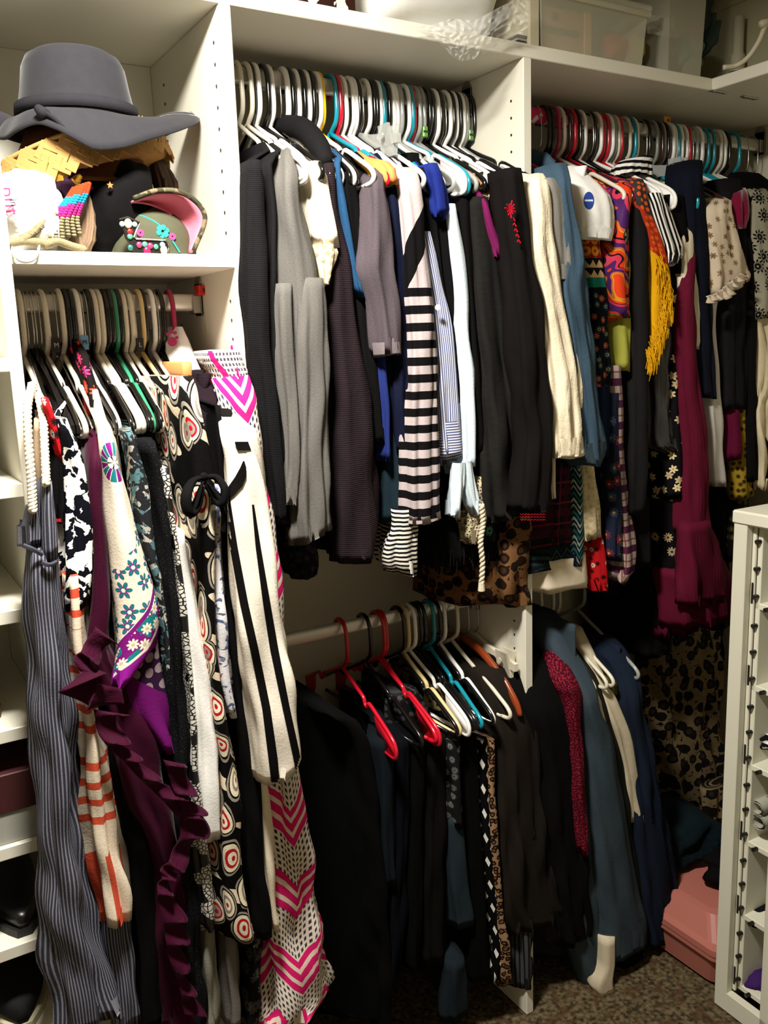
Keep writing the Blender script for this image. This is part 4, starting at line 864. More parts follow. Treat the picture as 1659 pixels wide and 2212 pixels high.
# darker garments standing behind
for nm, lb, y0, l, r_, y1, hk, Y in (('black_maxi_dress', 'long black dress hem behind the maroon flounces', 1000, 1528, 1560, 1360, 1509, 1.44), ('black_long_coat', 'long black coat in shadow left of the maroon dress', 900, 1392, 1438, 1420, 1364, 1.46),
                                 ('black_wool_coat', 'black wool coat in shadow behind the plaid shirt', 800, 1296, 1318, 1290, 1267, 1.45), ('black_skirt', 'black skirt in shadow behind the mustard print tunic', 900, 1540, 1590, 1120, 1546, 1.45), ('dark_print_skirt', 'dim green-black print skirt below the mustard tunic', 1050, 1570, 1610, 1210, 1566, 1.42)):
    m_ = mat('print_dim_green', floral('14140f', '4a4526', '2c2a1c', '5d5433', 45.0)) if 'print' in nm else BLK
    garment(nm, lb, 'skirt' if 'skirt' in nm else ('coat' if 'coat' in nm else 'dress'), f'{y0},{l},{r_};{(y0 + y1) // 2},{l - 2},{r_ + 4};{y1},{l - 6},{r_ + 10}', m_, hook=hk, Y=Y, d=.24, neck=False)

# ================================================================== left rod, left to right
LB = .016
ROPEM = mat('rope_cream', 'ded3bd', bump=.3)
g = garment('railroad_stripe_jumpsuit', 'long grey railroad striped jumpsuit with cream rope straps at the left end', 'jumpsuit', '1168,50,120,1.33;1216,49,127;1277,45,132;1388,47,147;1516,53,158;1693,66,171;1838,75,180;1967,80,200;2063,88,225;2144,92,251;2225,98,270', mat('railroad_stripe', railroad), rod='L', hook=60, Y=1.31, neck=False, d=.3, tb=.02, amp=.008, lam=.06)
sub('bodice_cup', '1103,68,76;1125,60,82;1150,54,88;1180,49,93', MATS['railroad_stripe'], g, Y=1.318, d=.07, amp=.002)
sub('bodice_cup', '1042,90,109;1080,88,112;1140,88,117;1216,90,121', MATS['railroad_stripe'], g, Y=1.312, d=.08, amp=.003)
PIPE = mat('piping_stripe', hstr('e8e4da', '1a1c2a', .006, .5))
b = MB().tube([at(50, 1178, 1.307), at(70, 1186, 1.303), at(92, 1198, 1.305)], .0035, 6, 5); b.tube([at(90, 1214, 1.303), at(106, 1220, 1.300), at(122, 1214, 1.305)], .0035, 6, 5); b.build('piping', plain('piping_navy', '2b2d3c', rough=.8), g)
rope('rope_strap', [at(70, 828, 1.40), at(60, 880, 1.36), at(62, 960, 1.335), at(68, 1040, 1.32), at(71, 1106, 1.313)], .0062, ROPEM, g, 16)
rope('rope_strap', [at(82, 850, 1.41), at(93, 905, 1.36), at(97, 980, 1.33), at(100, 1048, 1.31)], .0062, ROPEM, g, 14)
sub('back_leg', '1960,200,285;2040,214,284;2130,238,290;2225,246,298', mat('railroad_stripe_dim', railroad), g, Y=1.345, d=.08, amp=.004)
garment('beige_camisole', 'beige camisole hanging under the first ivory hanger', 'camisole', '905,74,92;1000,74,98;1100,80,106;1240,112,128', mat('cloth_beige', 'c9ad94'), rod='L', neck=False, hook=68, Y=1.36, d=.26)
g = sleeved('red_trim_top', 'black top with a red band on the sleeve and red print at the shoulder', 'top', '905,112,124;960,118,136;1000,112,142;1060,110,142;1127,110,140', BLK, rod='L', hook=84, hem=1250, Y=1.345)
sub('red_band', '1119,109,141;1129,109,141', RED, g, Y=1.3435, d=.088, amp=.0004, lip=False, cap=False)
sub('red_shoulder_print', '860,92,104;890,100,114;930,110,126;975,122,138;1000,128,140', mat('red_print', floral('b3141c', '141014', 'e8e0d8', '141014', 50.0)), g, Y=1.342, d=.03, amp=.001)
sleeved('ikat_blouse', 'black and white ikat print blouse with a gathered sleeve end', 'blouse', '905,122,138;931,128,148;1000,140,172;1083,140,182;1140,136,192;1180,134,200;1222,133,205;1262,138,196;1300,146,180;1318,148,168', mat('ikat_print', ikat, rough=.6), rod='L', hook=99, hem=1300, Y=1.325, sd=.1, amp=.004)
garment('coral_stripe_dress', 'cream and coral striped linen dress with vertical striped hem', 'dress', '1240,132,178;1330,140,184;1420,150,192;1516,158,206;1600,164,226;1693,170,240;1780,175,256;1840,178,266;1902,190,280;1960,202,290;1996,209,293', mat('coral_stripe_linen', redstripe(at(230, 1842, 1.33)[2]), wrinkle=.9), rod='L', hook=123, Y=1.325, neck=False, d=.28, amp=.006, lam=.035)
g = garment('velvet_ruffle_dress', 'long purple velvet dress with a ruffle cascading down its front', 'dress', '930,192,212,1.40;1000,184,224;1111,190,228;1200,198,232;1300,192,236;1400,186,242;1500,206,300;1600,214,352;1700,240,372;1800,300,392;1900,330,394;2000,334,398;2100,342,408;2225,346,420', VELVET, rod='L', neck=False, hook=137, Y=1.33, d=.3, amp=.007, lam=.05)
ruffle('ruffle', [at(205, 1352, 1.318), at(180, 1395, 1.31), at(160, 1432, 1.308), at(205, 1470, 1.308), at(262, 1488, 1.31)], .040, 4, .022, VELVET, g, 1)
ruffle('ruffle', [at(200, 1530, 1.312), at(215, 1590, 1.305), at(262, 1640, 1.30), at(310, 1690, 1.30), at(352, 1730, 1.30), at(388, 1780, 1.302), at(372, 1840, 1.306), at(345, 1880, 1.31)], .044, 8, .022, VELVET, g, 2)
ruffle('ruffle', [at(352, 1880, 1.312), at(338, 1930, 1.308), at(352, 1990, 1.305), at(362, 2060, 1.305), at(384, 2120, 1.305), at(398, 2190, 1.305)], .034, 6, .018, VELVET, g, 4)
ruffle('ruffle', [at(352, 1640, 1.30), at(372, 1700, 1.296), at(392, 1750, 1.295), at(398, 1800, 1.298)], .034, 3, .02, VELVET, g, 6)
# scarf print dress
zb = at(250, 1425, 1.31)[2]
g = garment('scarf_print_dress', 'cream dress with teal and purple flower border and a bright purple slanted hem', 'dress', '842,196,206,1.42;898,210,224,1.37;960,216,248;1028,220,266;1090,222,284;1139,225,298;1194,229,314;1263,234,334;1330,238,352;1400,241,352;1440,243,320;1494,245,262', mat('scarf_print', scarfdress(zb, 0, at(238, 1000, 1.31)[2]), rough=.6, wrinkle=.3), rod='L', hook=172, Y=1.31, d=.28, amp=.002, lam=.08)
garment('scarf_print_underlayer', 'darker purple second layer with a border print below the scarf print dress', 'skirt', '1380,258,352;1440,250,356;1490,248,364;1540,262,370;1590,310,372;1630,350,370', mat('scarf_under', lambda t: t.mix((t.v - t.u * -.8).gt(at(310, 1480, 1.325)[2]), '65125f', t.mix(t.cell(45.0, .5)[0].lt(.36), '2c1430', '8d7a80'))), rod='L', hook=182, Y=1.325, neck=False, d=.25, amp=.003)
garment('coral_floral_top', 'black top with coral and pink flowers on the shoulder strap near the left rod', 'top', '738,156,170,1.55;760,160,188,1.52;800,176,196,1.47;830,186,202,1.44;900,190,206,1.42', mat('coral_floral', floral('15100f', 'e2452f', 'd8306a', '1f8a92', 34.0, 5.0, .9)), rod='L', hook=158, Y=1.42, d=.2, neck=False)
garment('grey_scarf_tunic', 'grey and teal scarf print tunic right of the cream dress', 'tunic', '930,258,280;1000,274,304;1060,280,322;1120,288,324;1180,304,330;1260,330,345;1400,350,362;1500,356,368', mat('grey_scarf', lambda t: t.mix(t.noise(60.0, None, 3.0, 1.2).gt(.52), '232327', t.mix(t.noise(30.0).gt(.5), 'a9a59c', '4f7076'))), rod='L', neck=False, hook=233, Y=1.33, d=.28)
garment('black_sheer_dress', 'long sheer black dress with a draped neckline', 'dress', '955,300,334;1040,318,358;1139,330,370;1277,344,384;1388,356,392;1500,354,408;1660,366,414;1820,372,420;2000,376,430;2225,400,440', mat('sheer_black', glitter('0f0f11', '2b2b2f', .7)), rod='L', neck=False, hook=244, Y=1.318, d=.28, amp=.005)
g = garment('metallic_crackle_dress', 'black dress with silver crackle foil showing as a narrow glittering strip', 'dress', '1010,330,362;1100,350,372;1250,372,388;1400,386,404;1500,398,412;1660,404,418;1760,402,440;1850,406,450;1940,416,458;1990,424,460;2010,432,458', mat('silver_crackle', crackle('101012', 'cfccc4'), rough=.35, spec=.7), rod='L', neck=False, hook=253, Y=1.312, d=.26)
garment('white_sleeve_tee', 'white long sleeve tee whose sleeve hangs between black dresses', 'shirt', '1150,374,388;1244,382,404;1333,390,418;1416,398,434;1527,404,457;1657,412,465;1750,424,469;1816,434,472', WHITE, rod='L', hook=262, Y=1.31, neck=False, d=.1, amp=.003, lip=True)
g = garment('retro_swirl_dress', 'black dress with retro cream, grey and red swirls and a black bow at the waist', 'dress', '812,384,412,1.41;850,380,428;931,392,448;1000,394,464;1071,398,470;1150,412,470;1231,426,468;1330,428,468;1400,434,470;1510,454,482;1620,464,504;1694,466,517;1804,468,524;1914,466,534;2000,466,548;2040,500,556', mat('swirl_print', swirl, rough=.6, wrinkle=.3), rod='L', hook=285, Y=1.30, d=.28, amp=.003, lam=.07)
b = MB(); k0 = at(440, 1030, 1.285)
for P in ([(440, 1030), (416, 1040), (402, 1072), (408, 1108), (424, 1092), (437, 1050)], [(440, 1030), (468, 1032), (486, 1058), (482, 1086), (466, 1072), (444, 1042)]):
    b.tube([at(x, y, 1.285 - .012 * (i in (2, 3))) for i, (x, y) in enumerate(P)], [.005, .009, .011, .011, .009, .005], 8, 6, flat=.6)
b.tube([at(446, 1040, 1.284), at(472, 1080, 1.278), at(484, 1120, 1.28), at(482, 1150, 1.283)], [.004, .005, .005, .006], 8, 6, flat=.6)
b.tube([at(438, 1040, 1.284), at(424, 1090, 1.278), at(410, 1120, 1.28)], [.004, .005, .004], 8, 6, flat=.6); b.sphere(k0, .007); b.build('bow', BLK, g, True)
garment('paisley_border_dress', 'white and slate blue paisley border dress showing as a pale strip', 'dress', '1050,448,470;1150,452,474;1231,454,476;1340,462,484;1437,470,494;1500,474,500;1548,488,506', mat('paisley_blue', lambda t: t.mix(t.noise(55.0, None, 3.0, 1.5).gt(.54), 'd3d0d3', t.mix((t.v / .012).fract().lt(.5), '4d5878', '6b7288'))), rod='L', hook=309, Y=1.315, neck=False, d=.26)
garment('black_narrow_dress', 'long black dress strip left of the black striped white jacket', 'dress', '880,455,470;1000,462,478;1180,474,484;1300,482,494;1400,492,508;1580,506,540;1700,522,556;1830,528,562;1990,540,578;2030,552,580', BLK, rod='L', hook=316, Y=1.32, d=.26)
sleeved('black_plum_cardigan', 'black plum cardigan draped over a white hanger at the right of the left rod', 'cardigan', '800,392,440,1.47;830,404,458,1.42;858,420,468,1.38;900,436,466;960,446,468;1010,450,466', mat('knit_black_plum', '1a1117', ribs=200), rod='L', hook=334, hem=1000, Y=1.35, sd=.06)
g = garment('white_romper', 'white cotton top with a magenta paw print on the magenta hanger', 'top', '706,372,388,1.56;730,362,404,1.55;760,362,416,1.53;800,378,434,1.48;840,410,452,1.44;880,440,470,1.40', mat('cloth_bright_white', 'f1eeec'), rod='L', hook=377, Y=1.44, d=.16, neck=False, amp=.003)
b = MB(); pc = at(372, 735, 1.538); nr = -pc + np.array([0, 0, H])
for (x, y, r_) in ((372, 738, .0085), (363, 722, .0032), (370, 717, .0034), (378, 719, .0035), (382, 729, .003)): b.disc(at(x, y, 1.540), nr, r_, .0012, 12)
b.build('paw_print', plain('print_magenta', '9c2058', rough=.6), g)
# striped white jacket
JK = mat('jersey_white', 'efe6d8', wrinkle=.35); JB = mat('stripe_black', '0e0c0c')
g = garment('white_striped_jacket', 'white knit jacket with black arm stripes at the front of the left bay', 'jacket', '852,462,474,1.40;887,468,498,1.36;930,474,523;974,478,544;1014,478,561;1085,480,577;1180,482,593;1302,492,609;1400,506,624;1528,532,642;1620,552,652;1660,560,655;1684,564,642', JK, rod='L', hook=400, Y=1.265, neck=False, d=.16, amp=.004, lam=.06, tb=.03, tilt=.28)
def strip(name, P, w, m, parent, Y):
    V = []; n = 0; U = []
    for (x, y, *q) in P:
        ww = q[0] if q else w; a = at(x - ww / 2, y, Y); b_ = at(x + ww / 2, y, Y); V += [a, b_]; n += 1
    o = mesh(name, V, [(2 * i, 2 * i + 1, 2 * i + 3, 2 * i + 2) for i in range(n - 1)], m, parent, False)
    return o
bpy.context.view_layer.update()
jb = g.children[0]
surf_strip('arm_stripe', jb, [(1078, 482, 497), (1180, 496, 513), (1302, 518, 536), (1400, 540, 558), (1528, 566, 584), (1640, 580, 600), (1690, 586, 604)], JB, g)
surf_strip('arm_stripe', jb, [(1090, 544, 549), (1180, 552, 563), (1302, 568, 584), (1400, 583, 601), (1528, 610, 626), (1620, 630, 646), (1668, 640, 653)], JB, g)
surf_strip('shoulder_band', jb, [(876, 482, 492), (884, 474, 500), (893, 474, 503), (900, 480, 500)], JB, g)
surf_strip('shoulder_band', jb, [(954, 507, 536), (960, 508, 538), (973, 514, 543)], JB, g)
surf_strip('armhole_band', jb, [(996, 525, 528), (1010, 519, 532), (1030, 508, 532), (1050, 494, 524), (1070, 486, 506), (1082, 482, 492)], JB, g)
garment('cream_column_dress', 'plain cream column dress hem below the white striped jacket', 'dress', '1560,520,566;1657,545,572;1750,552,580;1840,558,588;1930,566,594;1985,574,598;2008,578,598', IVORY, rod='L', hook=430, Y=1.325, neck=False, d=.24)
# chevron maxi
g = garment('chevron_maxi_dress', 'long pink and cream chevron maxi dress with smocked bodice by the middle panel', 'dress', '812,452,548,1.40;868,470,555;963,500,566;1058,520,574;1152,540,590;1300,560,606;1500,575,626;1672,575,642;1785,578,657;1877,580,675;1951,570,694;2020,552,706;2079,548,716;2150,546,738;2172,546,742;2225,548,690', mat('chevron_print', chevron, wrinkle=.5), rod='L', hook=452, Y=1.345, neck=False, d=.24, amp=.008, lam=.07, tb=.03)
sub('smocked_bodice', '757,440,522;775,438,528;800,446,540;822,452,550', mat('smocked_print', smock, bump=.6, ribs=90), g, Y=1.40, d=.2, amp=.0025, lam=.012, lip=False)
b = MB().tube([at(500, 748, 1.43), at(512, 800, 1.40), at(520, 830, 1.395)], .004, 6, 4, flat=.4); b.tube([at(524, 745, 1.45), at(548, 790, 1.41)], .006, 6, 4, flat=.5); b.build('strap', MATS['smocked_print'], g)
# lower hems
garment('pale_sage_dress', 'pale sage dress hem near the floor below the crackle foil dress', 'dress', '1990,424,462;2060,424,468;2140,426,472;2225,428,474', GRYB, rod='L', hook=293, Y=1.335, neck=False, d=.24, amp=.004)
garment('grey_knit_dress', 'grey knit dress hem near the floor below the swirl dress', 'dress', '1990,472,510;2060,476,512;2140,480,516;2225,486,520', mat('knit_grey_dim', heather('5d5a56', '7b7772')), rod='L', hook=314, Y=1.34, neck=False, d=.24)
garment('long_black_gown', 'long black gown between the coral striped dress and the velvet ruffles', 'dress', '1500,208,250;1640,226,300;1760,250,316;1900,272,336;2050,286,346;2225,296,352', BLK, rod='L', hook=150, Y=1.345, neck=False, d=.26)
garment('black_print_dress', 'black dress with grey print near the floor left of the chevron dress', 'dress', '1600,504,530;1800,522,548;2000,536,570;2120,520,560;2225,520,560', mat('print_grey_dim', floral('141315', '4b4745', '5d5852', '2a2826', 30.0)), rod='L', hook=354, Y=1.345, neck=False, d=.24)

# ================================================================== lower middle rod
def low(name, label, cat, rows, m, Y=1.42, d=.30, **k): return garment(name, label, cat, rows, m, rod='D', Y=Y, d=d, neck=k.pop('neck', False), **k)
JEAN = mat('denim_black_blue', denim('0c1015', '161d23')); JEAN2 = mat('denim_patched', denim('0f1417', '1f292f')); JEAN3 = mat('denim_cuffed', denim('141c21', '2c3940'))
low('wide_black_trousers', 'wide black trousers at the left end of the lower rod', 'trousers', '1545,700,728;1590,735,790;1700,770,806;1850,782,818;2000,798,828;2225,812,842', DBLK, Y=1.43, amp=.006, tb=.02, lam=.06)
low('dark_blue_jeans', 'dark blue jeans with a faint stitched hem behind the red hangers', 'jeans', '1600,800,846;1700,806,848;1800,814,848;1915,818,850', JEAN, Y=1.425, hook=799)
low('dark_navy_wide_trousers', 'dark navy wide leg trousers reaching the floor on the lower rod', 'trousers', '1600,846,880;1750,846,876;1900,836,872;2030,824,868;2130,812,866', DNAVY, Y=1.435, hook=828, amp=.005)
low('black_slim_trousers', 'black slim trousers with a white hem edge on the lower rod', 'trousers', '1590,880,914;1750,878,910;1900,874,906;2100,872,902', DBLK, Y=1.43, hook=835)
low('black_brown_trousers', 'black-brown trousers left of the floral edged trousers', 'trousers', '1590,914,962;1750,908,966;1900,905,964;2080,906,960', DBRN, Y=1.43, hook=872, amp=.005)
low('floral_edge_trousers', 'black trousers with a grey floral strip under the cream hanger', 'trousers', '1600,962,986;1680,964,988;1750,968,989;1795,974,990', mat('floral_grey_strip', floral('151517', '6b6a68', '5a5957', '2a2a2a', 46.0, 6.0, .9)), Y=1.41, hook=882, d=.26)
low('cuffed_blue_jeans', 'faded blue jeans with whiskered cuff on the lower rod', 'jeans', '1770,966,986;1860,964,1000;1940,970,1010;1990,975,1018;2008,976,1016', JEAN3, Y=1.415, hook=896, d=.26)
low('long_black_trousers', 'long black trousers right of the faded blue jeans', 'trousers', '1600,986,1026;1750,990,1034;1900,1000,1046;2120,1004,1062', DBLK, Y=1.42, hook=908)
low('geometric_trousers', 'black and white geometric print trousers seen as a checkered edge', 'trousers', '1600,1024,1042;1700,1030,1044;1800,1036,1047;1900,1044,1057;2000,1054,1068;2060,1058,1072;2122,1050,1070', mat('geometric_print', geo), Y=1.415, hook=918, d=.26, amp=.001)
low('leopard_trousers', 'leopard print trousers right of the checkered edge', 'trousers', '1600,1042,1056;1750,1044,1060;1850,1050,1066;1950,1058,1072;2050,1062,1090;2132,1074,1100', LEOS, Y=1.41, hook=938, d=.26)
sleeved('dark_brown_jacket', 'dark brown jacket hanging full length on the lower rod', 'jacket', '1450,1040,1070,1.46;1520,1056,1108,1.42;1600,1066,1146;1700,1068,1158;1800,1068,1170;1950,1068,1192;2006,1088,1206', BRN, rod='D', hook=962, hem=2030, Y=1.40, amp=.006, sd=.14)
sleeved('black_wool_jacket', 'black wool jacket left of the denim jacket on the lower rod', 'jacket', '1420,1080,1140,1.46;1480,1090,1196,1.42;1560,1130,1222;1650,1150,1236;1800,1166,1250;1950,1190,1260;2040,1204,1262', mat('wool_black_dim', '0c0b0c'), rod='D', hook=1034, hem=2070, Y=1.39, amp=.005, sd=.14)
low('grey_striped_trousers', 'grey and black striped trouser hem in front of the divider foot', 'trousers', '1990,1112,1156;2060,1116,1157;2138,1120,1157', mat('stripe_grey_black', vstr('17181b', '45474a', .011, .62)), Y=1.41, hook=1012, d=.2)
low('brown_rounded_skirt', 'dark brown rounded skirt hem right of the divider', 'skirt', '1960,1148,1226;2010,1150,1228;2036,1168,1222', BRN, Y=1.41, hook=1052, d=.2)
low('patched_denim_jeans', 'patched denim trouser leg near the floor', 'jeans', '2080,960,998;2130,955,1002;2205,948,1010', JEAN2, Y=1.40, d=.2, hook=896)
low('black_print_blouse', 'black blouse with grey print folded behind the red hangers', 'blouse', '1500,836,900;1545,830,930;1590,840,950', mat('print_grey_black', floral('121214', '3d3c3e', '4a494a', '2a2a2a', 60.0)), Y=1.50, d=.2, hook=840)
low('leopard_folded_blouse', 'leopard print blouse folded over the bar inside the white paddle hanger', 'blouse', '1480,940,990;1530,940,1018;1570,946,1020', LEOD, Y=1.50, d=.2, hook=908)
# ------------------------------------------------------------------ lower right rod
g = sleeved('denim_jacket', 'blue denim jacket with turned back cuff on the lower right rod', 'jacket', '1330,1165,1190,1.50;1400,1190,1222,1.44;1460,1222,1258,1.40;1520,1248,1278;1600,1266,1308;1700,1272,1326;1783,1280,1340;1880,1290,1356;1966,1298,1372;2010,1302,1384;2025,1304,1388;2066,1308,1386', DENIMD, rod='D', hook=1169, hem=2110, Y=1.37, sd=.1, amp=.002, lam=.06, cuff=.085)
sub('back_panel', '1470,1190,1236;1600,1216,1262;1800,1238,1282;1980,1222,1300;2080,1240,1306;2136,1262,1316', DENIMD, g, Y=1.40, d=.2, amp=.002, lam=.06)
g = low('red_sequin_cardigan', 'dark red sequinned cardigan strip in front of the denim jacket', 'cardigan', '1400,1186,1194,1.46;1440,1194,1218,1.42;1480,1212,1242;1510,1226,1252;1560,1232,1249;1600,1237,1252;1700,1243,1256;1790,1251,1262;1850,1256,1264', mat('red_sequins', glitter('42091a', '84202f', .55, 260.0), bump=.8, weave=300), Y=1.372, d=.05, hook=1195)
low('cream_wrapped_top', 'cream top with a brown wrapped band on a wire hanger right of the denim jacket', 'top', '1370,1192,1200,1.52;1420,1216,1230,1.46;1470,1240,1262,1.41;1530,1270,1286;1600,1296,1308;1700,1312,1322;1790,1318,1328', mat('cloth_sand', 'bdb096'), Y=1.385, d=.2, hook=1195, amp=.003)
low('dark_olive_coat', 'dark olive coat between two cream strips on the lower right rod', 'coat', '1380,1204,1216,1.50;1470,1262,1276,1.42;1560,1290,1304;1660,1310,1334;1800,1328,1352;1960,1346,1382;2000,1354,1390', OLV, Y=1.39, d=.2, hook=1203)
low('ivory_trousers', 'ivory trousers ending near the floor beside the denim cuff', 'trousers', '1360,1228,1236,1.50;1440,1256,1272,1.44;1520,1290,1310,1.40;1600,1320,1340;1700,1344,1356;1780,1356,1362', mat('cloth_bone', 'c9bda4'), Y=1.388, d=.12, hook=1209)
low('ivory_trouser_leg', 'ivory trouser leg end showing below the denim jacket near the carpet', 'trousers', '2030,1306,1321;2090,1304,1321;2128,1286,1321;2145,1294,1320;2182,1308,1319', MATS['cloth_bone'], Y=1.37, d=.05, amp=.001)
low('green_satin_top', 'olive green satin top sliver beside the clear hanger', 'top', '1465,1292,1302;1490,1300,1310;1506,1306,1315', mat('satin_olive', '4c4a1c', rough=.4), Y=1.41, d=.1, hook=1230)
sleeved('navy_coat', 'long navy coat at the right end of the lower right rod', 'coat', '1385,1278,1306,1.47;1400,1282,1320,1.45;1450,1318,1348,1.41;1520,1336,1364;1600,1352,1378;1700,1356,1398;1850,1358,1430;1960,1366,1452;2040,1380,1462', DNV2, rod='D', hook=1262, hem=2060, Y=1.38, amp=.005, sd=.14)
low('black_trouser_leg', 'black trouser leg hanging below the denim cuff', 'trousers', '2030,1326,1376;2100,1330,1374;2156,1356,1372', DBLK, Y=1.40, d=.1)
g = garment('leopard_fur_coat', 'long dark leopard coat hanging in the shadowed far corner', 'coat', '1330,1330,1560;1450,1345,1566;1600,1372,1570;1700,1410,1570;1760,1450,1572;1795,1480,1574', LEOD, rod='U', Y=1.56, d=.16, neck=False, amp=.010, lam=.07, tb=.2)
garment('leopard_scarf', 'narrow dark leopard scarf hanging against the white cabinet', 'scarf', '1700,1528,1580;1850,1530,1580;1960,1540,1580', LEOD, rod='U', Y=1.50, d=.05, neck=False, amp=.006)
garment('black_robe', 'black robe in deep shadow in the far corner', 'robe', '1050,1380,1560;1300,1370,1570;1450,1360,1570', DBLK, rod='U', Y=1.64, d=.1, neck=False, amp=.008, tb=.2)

# ================================================================== hat cubby
ZT = ZC + .021
FELT = mat('felt_grey', '29282c', bump=.2, weave=400, sheen=.15)
hat = empty('felt_hat', (.37, 1.56, ZT + .19), 'grey felt floppy hat with a wavy brim on top of the straw hat', 'hat')
cx, cy = .384, 1.555; ztop = at(170, 108, 1.54)[2]; zb_ = at(175, 234, 1.46)[2]; rc = .092
b = MB(); b.lathe([(.0005, ztop), (.03, ztop + .001), (.058, ztop - .004), (.073, ztop - .013), (.080, ztop - .028), (.085, ztop - .06), (rc, zb_ + .012), (rc + .003, zb_ - .002)], (cx, cy, 0), 48)
b.build('crown', FELT, hat, True)
EDG = [(0, 440, 250), (-20, 428, 262), (-40, 385, 281), (-60, 318, 301), (-78, 262, 318), (-92, 212, 322), (-105, 165, 300), (-118, 120, 276), (-134, 80, 265), (-150, 36, 280), (-168, 6, 300), (-182, -12, 296), (-215, 20, 262), (-270, 170, 236), (-320, 340, 230), (-345, 420, 234), (-360, 440, 250)]
V = []; nE = 72; kk = 9
for i in range(nE + 1):
    a = -360 * i / nE; px = hermite([-e[0] for e in EDG], [e[1] for e in EDG], np.array([-a]))[0]; py = hermite([-e[0] for e in EDG], [e[2] for e in EDG], np.array([-a]))[0]
    ar = math.radians(a); Ye = min(cy + .135 * math.sin(ar), 1.76); e = at(px, py, Ye); e[0] = min(max(e[0], .238), .584)
    if math.sin(ar) > .15: e[2] = zb_ - .004 + .01 * math.cos(ar * 2); e[0] = min(.584, cx + .165 * math.cos(ar))
    c0 = np.array([cx + rc * math.cos(ar), cy + rc * math.sin(ar), zb_ + .002])
    for j in range(kk):
        s = j / (kk - 1); p = c0 * (1 - s) + e * s; p[2] += .010 * math.sin(s * PI) ; V.append(p)
o = mesh('brim', V, [(i * kk + j, (i + 1) * kk + j, (i + 1) * kk + j + 1, i * kk + j + 1) for i in range(nE) for j in range(kk - 1)], FELT, hat, True, [(0, 0)] * (nE * (kk - 1) * 4))
o.modifiers.new('thickness', 'SOLIDIFY').thickness = .0035
FB = mat('felt_band', '232226', bump=.2, weave=400)
MB().lathe([(rc + .001, zb_ + .022), (rc + .004, zb_ + .022), (rc + .0055, zb_ + .004), (rc + .001, zb_ + .004)], (cx, cy, 0), 48).build('hat_band', FB, hat, True)
k0 = at(88, 240, cy - .098)
b = MB(); b.tube([at(80, 232, cy - .097), at(92, 243, cy - .103), at(104, 248, cy - .1)], [.006, .009, .006], 8, 4)
b.tube([at(92, 242, cy - .103), at(115, 256, cy - .112), at(135, 275, cy - .116), at(150, 281, cy - .12)], [.005, .0055, .005, .003], 6, 4, flat=.5)
b.build('band_knot', FB, hat, True)
h2 = empty('brown_print_hat', (.37, 1.56, ZT + .15), 'dark brown print hat squeezed between the felt hat and the straw brim', 'hat')
b = MB(); b.lathe([(.001, .042), (.05, .04), (.085, .028), (.098, .0), (.1, -.05), (.105, -.055), (.1, -.06)], (cx + .005, 1.57, at(170, 300, 1.47)[2]), 40); b.build('crown', mat('brown_print', leopard('4a2c17', '1a0f0a', '331d10', 46.0)), h2, True)
# straw hat
STR = mat('straw', heather('8a6234', 'b08a56'), rough=.7, bump=.3, weave=900, wrinkle=0)
hs = empty('straw_hat', (.40, 1.59, ZT + .13), 'woven straw hat with a turned-up brim lying tilted below the felt hat', 'hat')
Cst = at(216, 333, 1.452); Cst = np.array([Cst[0], 1.452 + .160, Cst[2]]); Rst = .160; hgt = .046
axX = np.array([math.cos(.33), 0, math.sin(.33)]); axZ = np.array([-math.sin(.33), .12, math.cos(.33)]); axY = np.cross(axZ, axX)
def sp(a, z, r):
    p = Cst + axX * (r * math.cos(a)) + axY * (r * math.sin(a)) + axZ * z
    if r < .5: p[0] = min(max(p[0], .2385), .583); p[1] = min(p[1], 1.77)
    return p
b = MB(); n = 64; prof = [(Rst * .60, -.030), (Rst * .9, -.028), (Rst - .004, -.018), (Rst, hgt - .026), (Rst - .004, hgt - .022), (Rst - .007, -.012), (Rst * .9, -.022), (Rst * .60, -.024)]
V = [sp(2 * PI * i / n, z, r) for (r, z) in prof for i in range(n)]; m_ = len(prof)
b.add(V, [(q * n + i, q * n + (i + 1) % n, ((q + 1) % m_) * n + (i + 1) % n, ((q + 1) % m_) * n + i) for q in range(m_) for i in range(n)]); b.build('brim', mat('straw_dark', '7d5a31', bump=.2), hs, True)
b = MB(); V = [sp(2 * PI * i / n, z, r) for (r, z) in ((Rst * .6, -.027), (Rst * .55, .02), (Rst * .45, .035), (.001, .037)) for i in range(n)]
b.add(V, [(q * n + i, q * n + (i + 1) % n, (q + 1) * n + (i + 1) % n, (q + 1) * n + i) for q in range(3) for i in range(n)]); b.build('crown', MATS['straw_dark'], hs, True)
pm_ = []
for s in (-1, 1):
    q = MB().box(-.0138, .0138, -.001, .001, -.0082, .0082, .0008); q.xf(Matrix.Rotation(s * .75, 4, 'Y')); d_ = q.data('straw_plait', False); d_.materials.append(STR); pm_.append(d_)
for row in range(3):
    for i in range(34):
        a = -PI / 2 + (i - 16.5) * .108 + (row % 2) * .054; z = -.020 + row * .0155
        p = sp(a, z, Rst + .0022); rad = sp(a, z, Rst + 1) - sp(a, z, Rst); tg = np.cross(axZ, rad); tg /= np.linalg.norm(tg)
        M = Matrix([[tg[k], rad[k], axZ[k], p[k]] for k in range(3)] + [[0, 0, 0, 1]])
        o = bpy.data.objects.new('straw_plait', pm_[(i + row) % 2]); COL.objects.link(o); o.parent = hs; o.matrix_parent_inverse = hs.matrix_world.inverted()
        o.matrix_world = M @ Matrix.Rotation(rnd.uniform(-.08, .08), 4, 'Y') @ Matrix.Rotation(rnd.uniform(-.05, .05), 4, 'Z')
b = MB(); b.tube([sp(-PI / 2 + (i - 30) * .062, hgt - .024, Rst) for i in range(61)], .0035, 6); b.build('rim_cord', STR, hs, True)
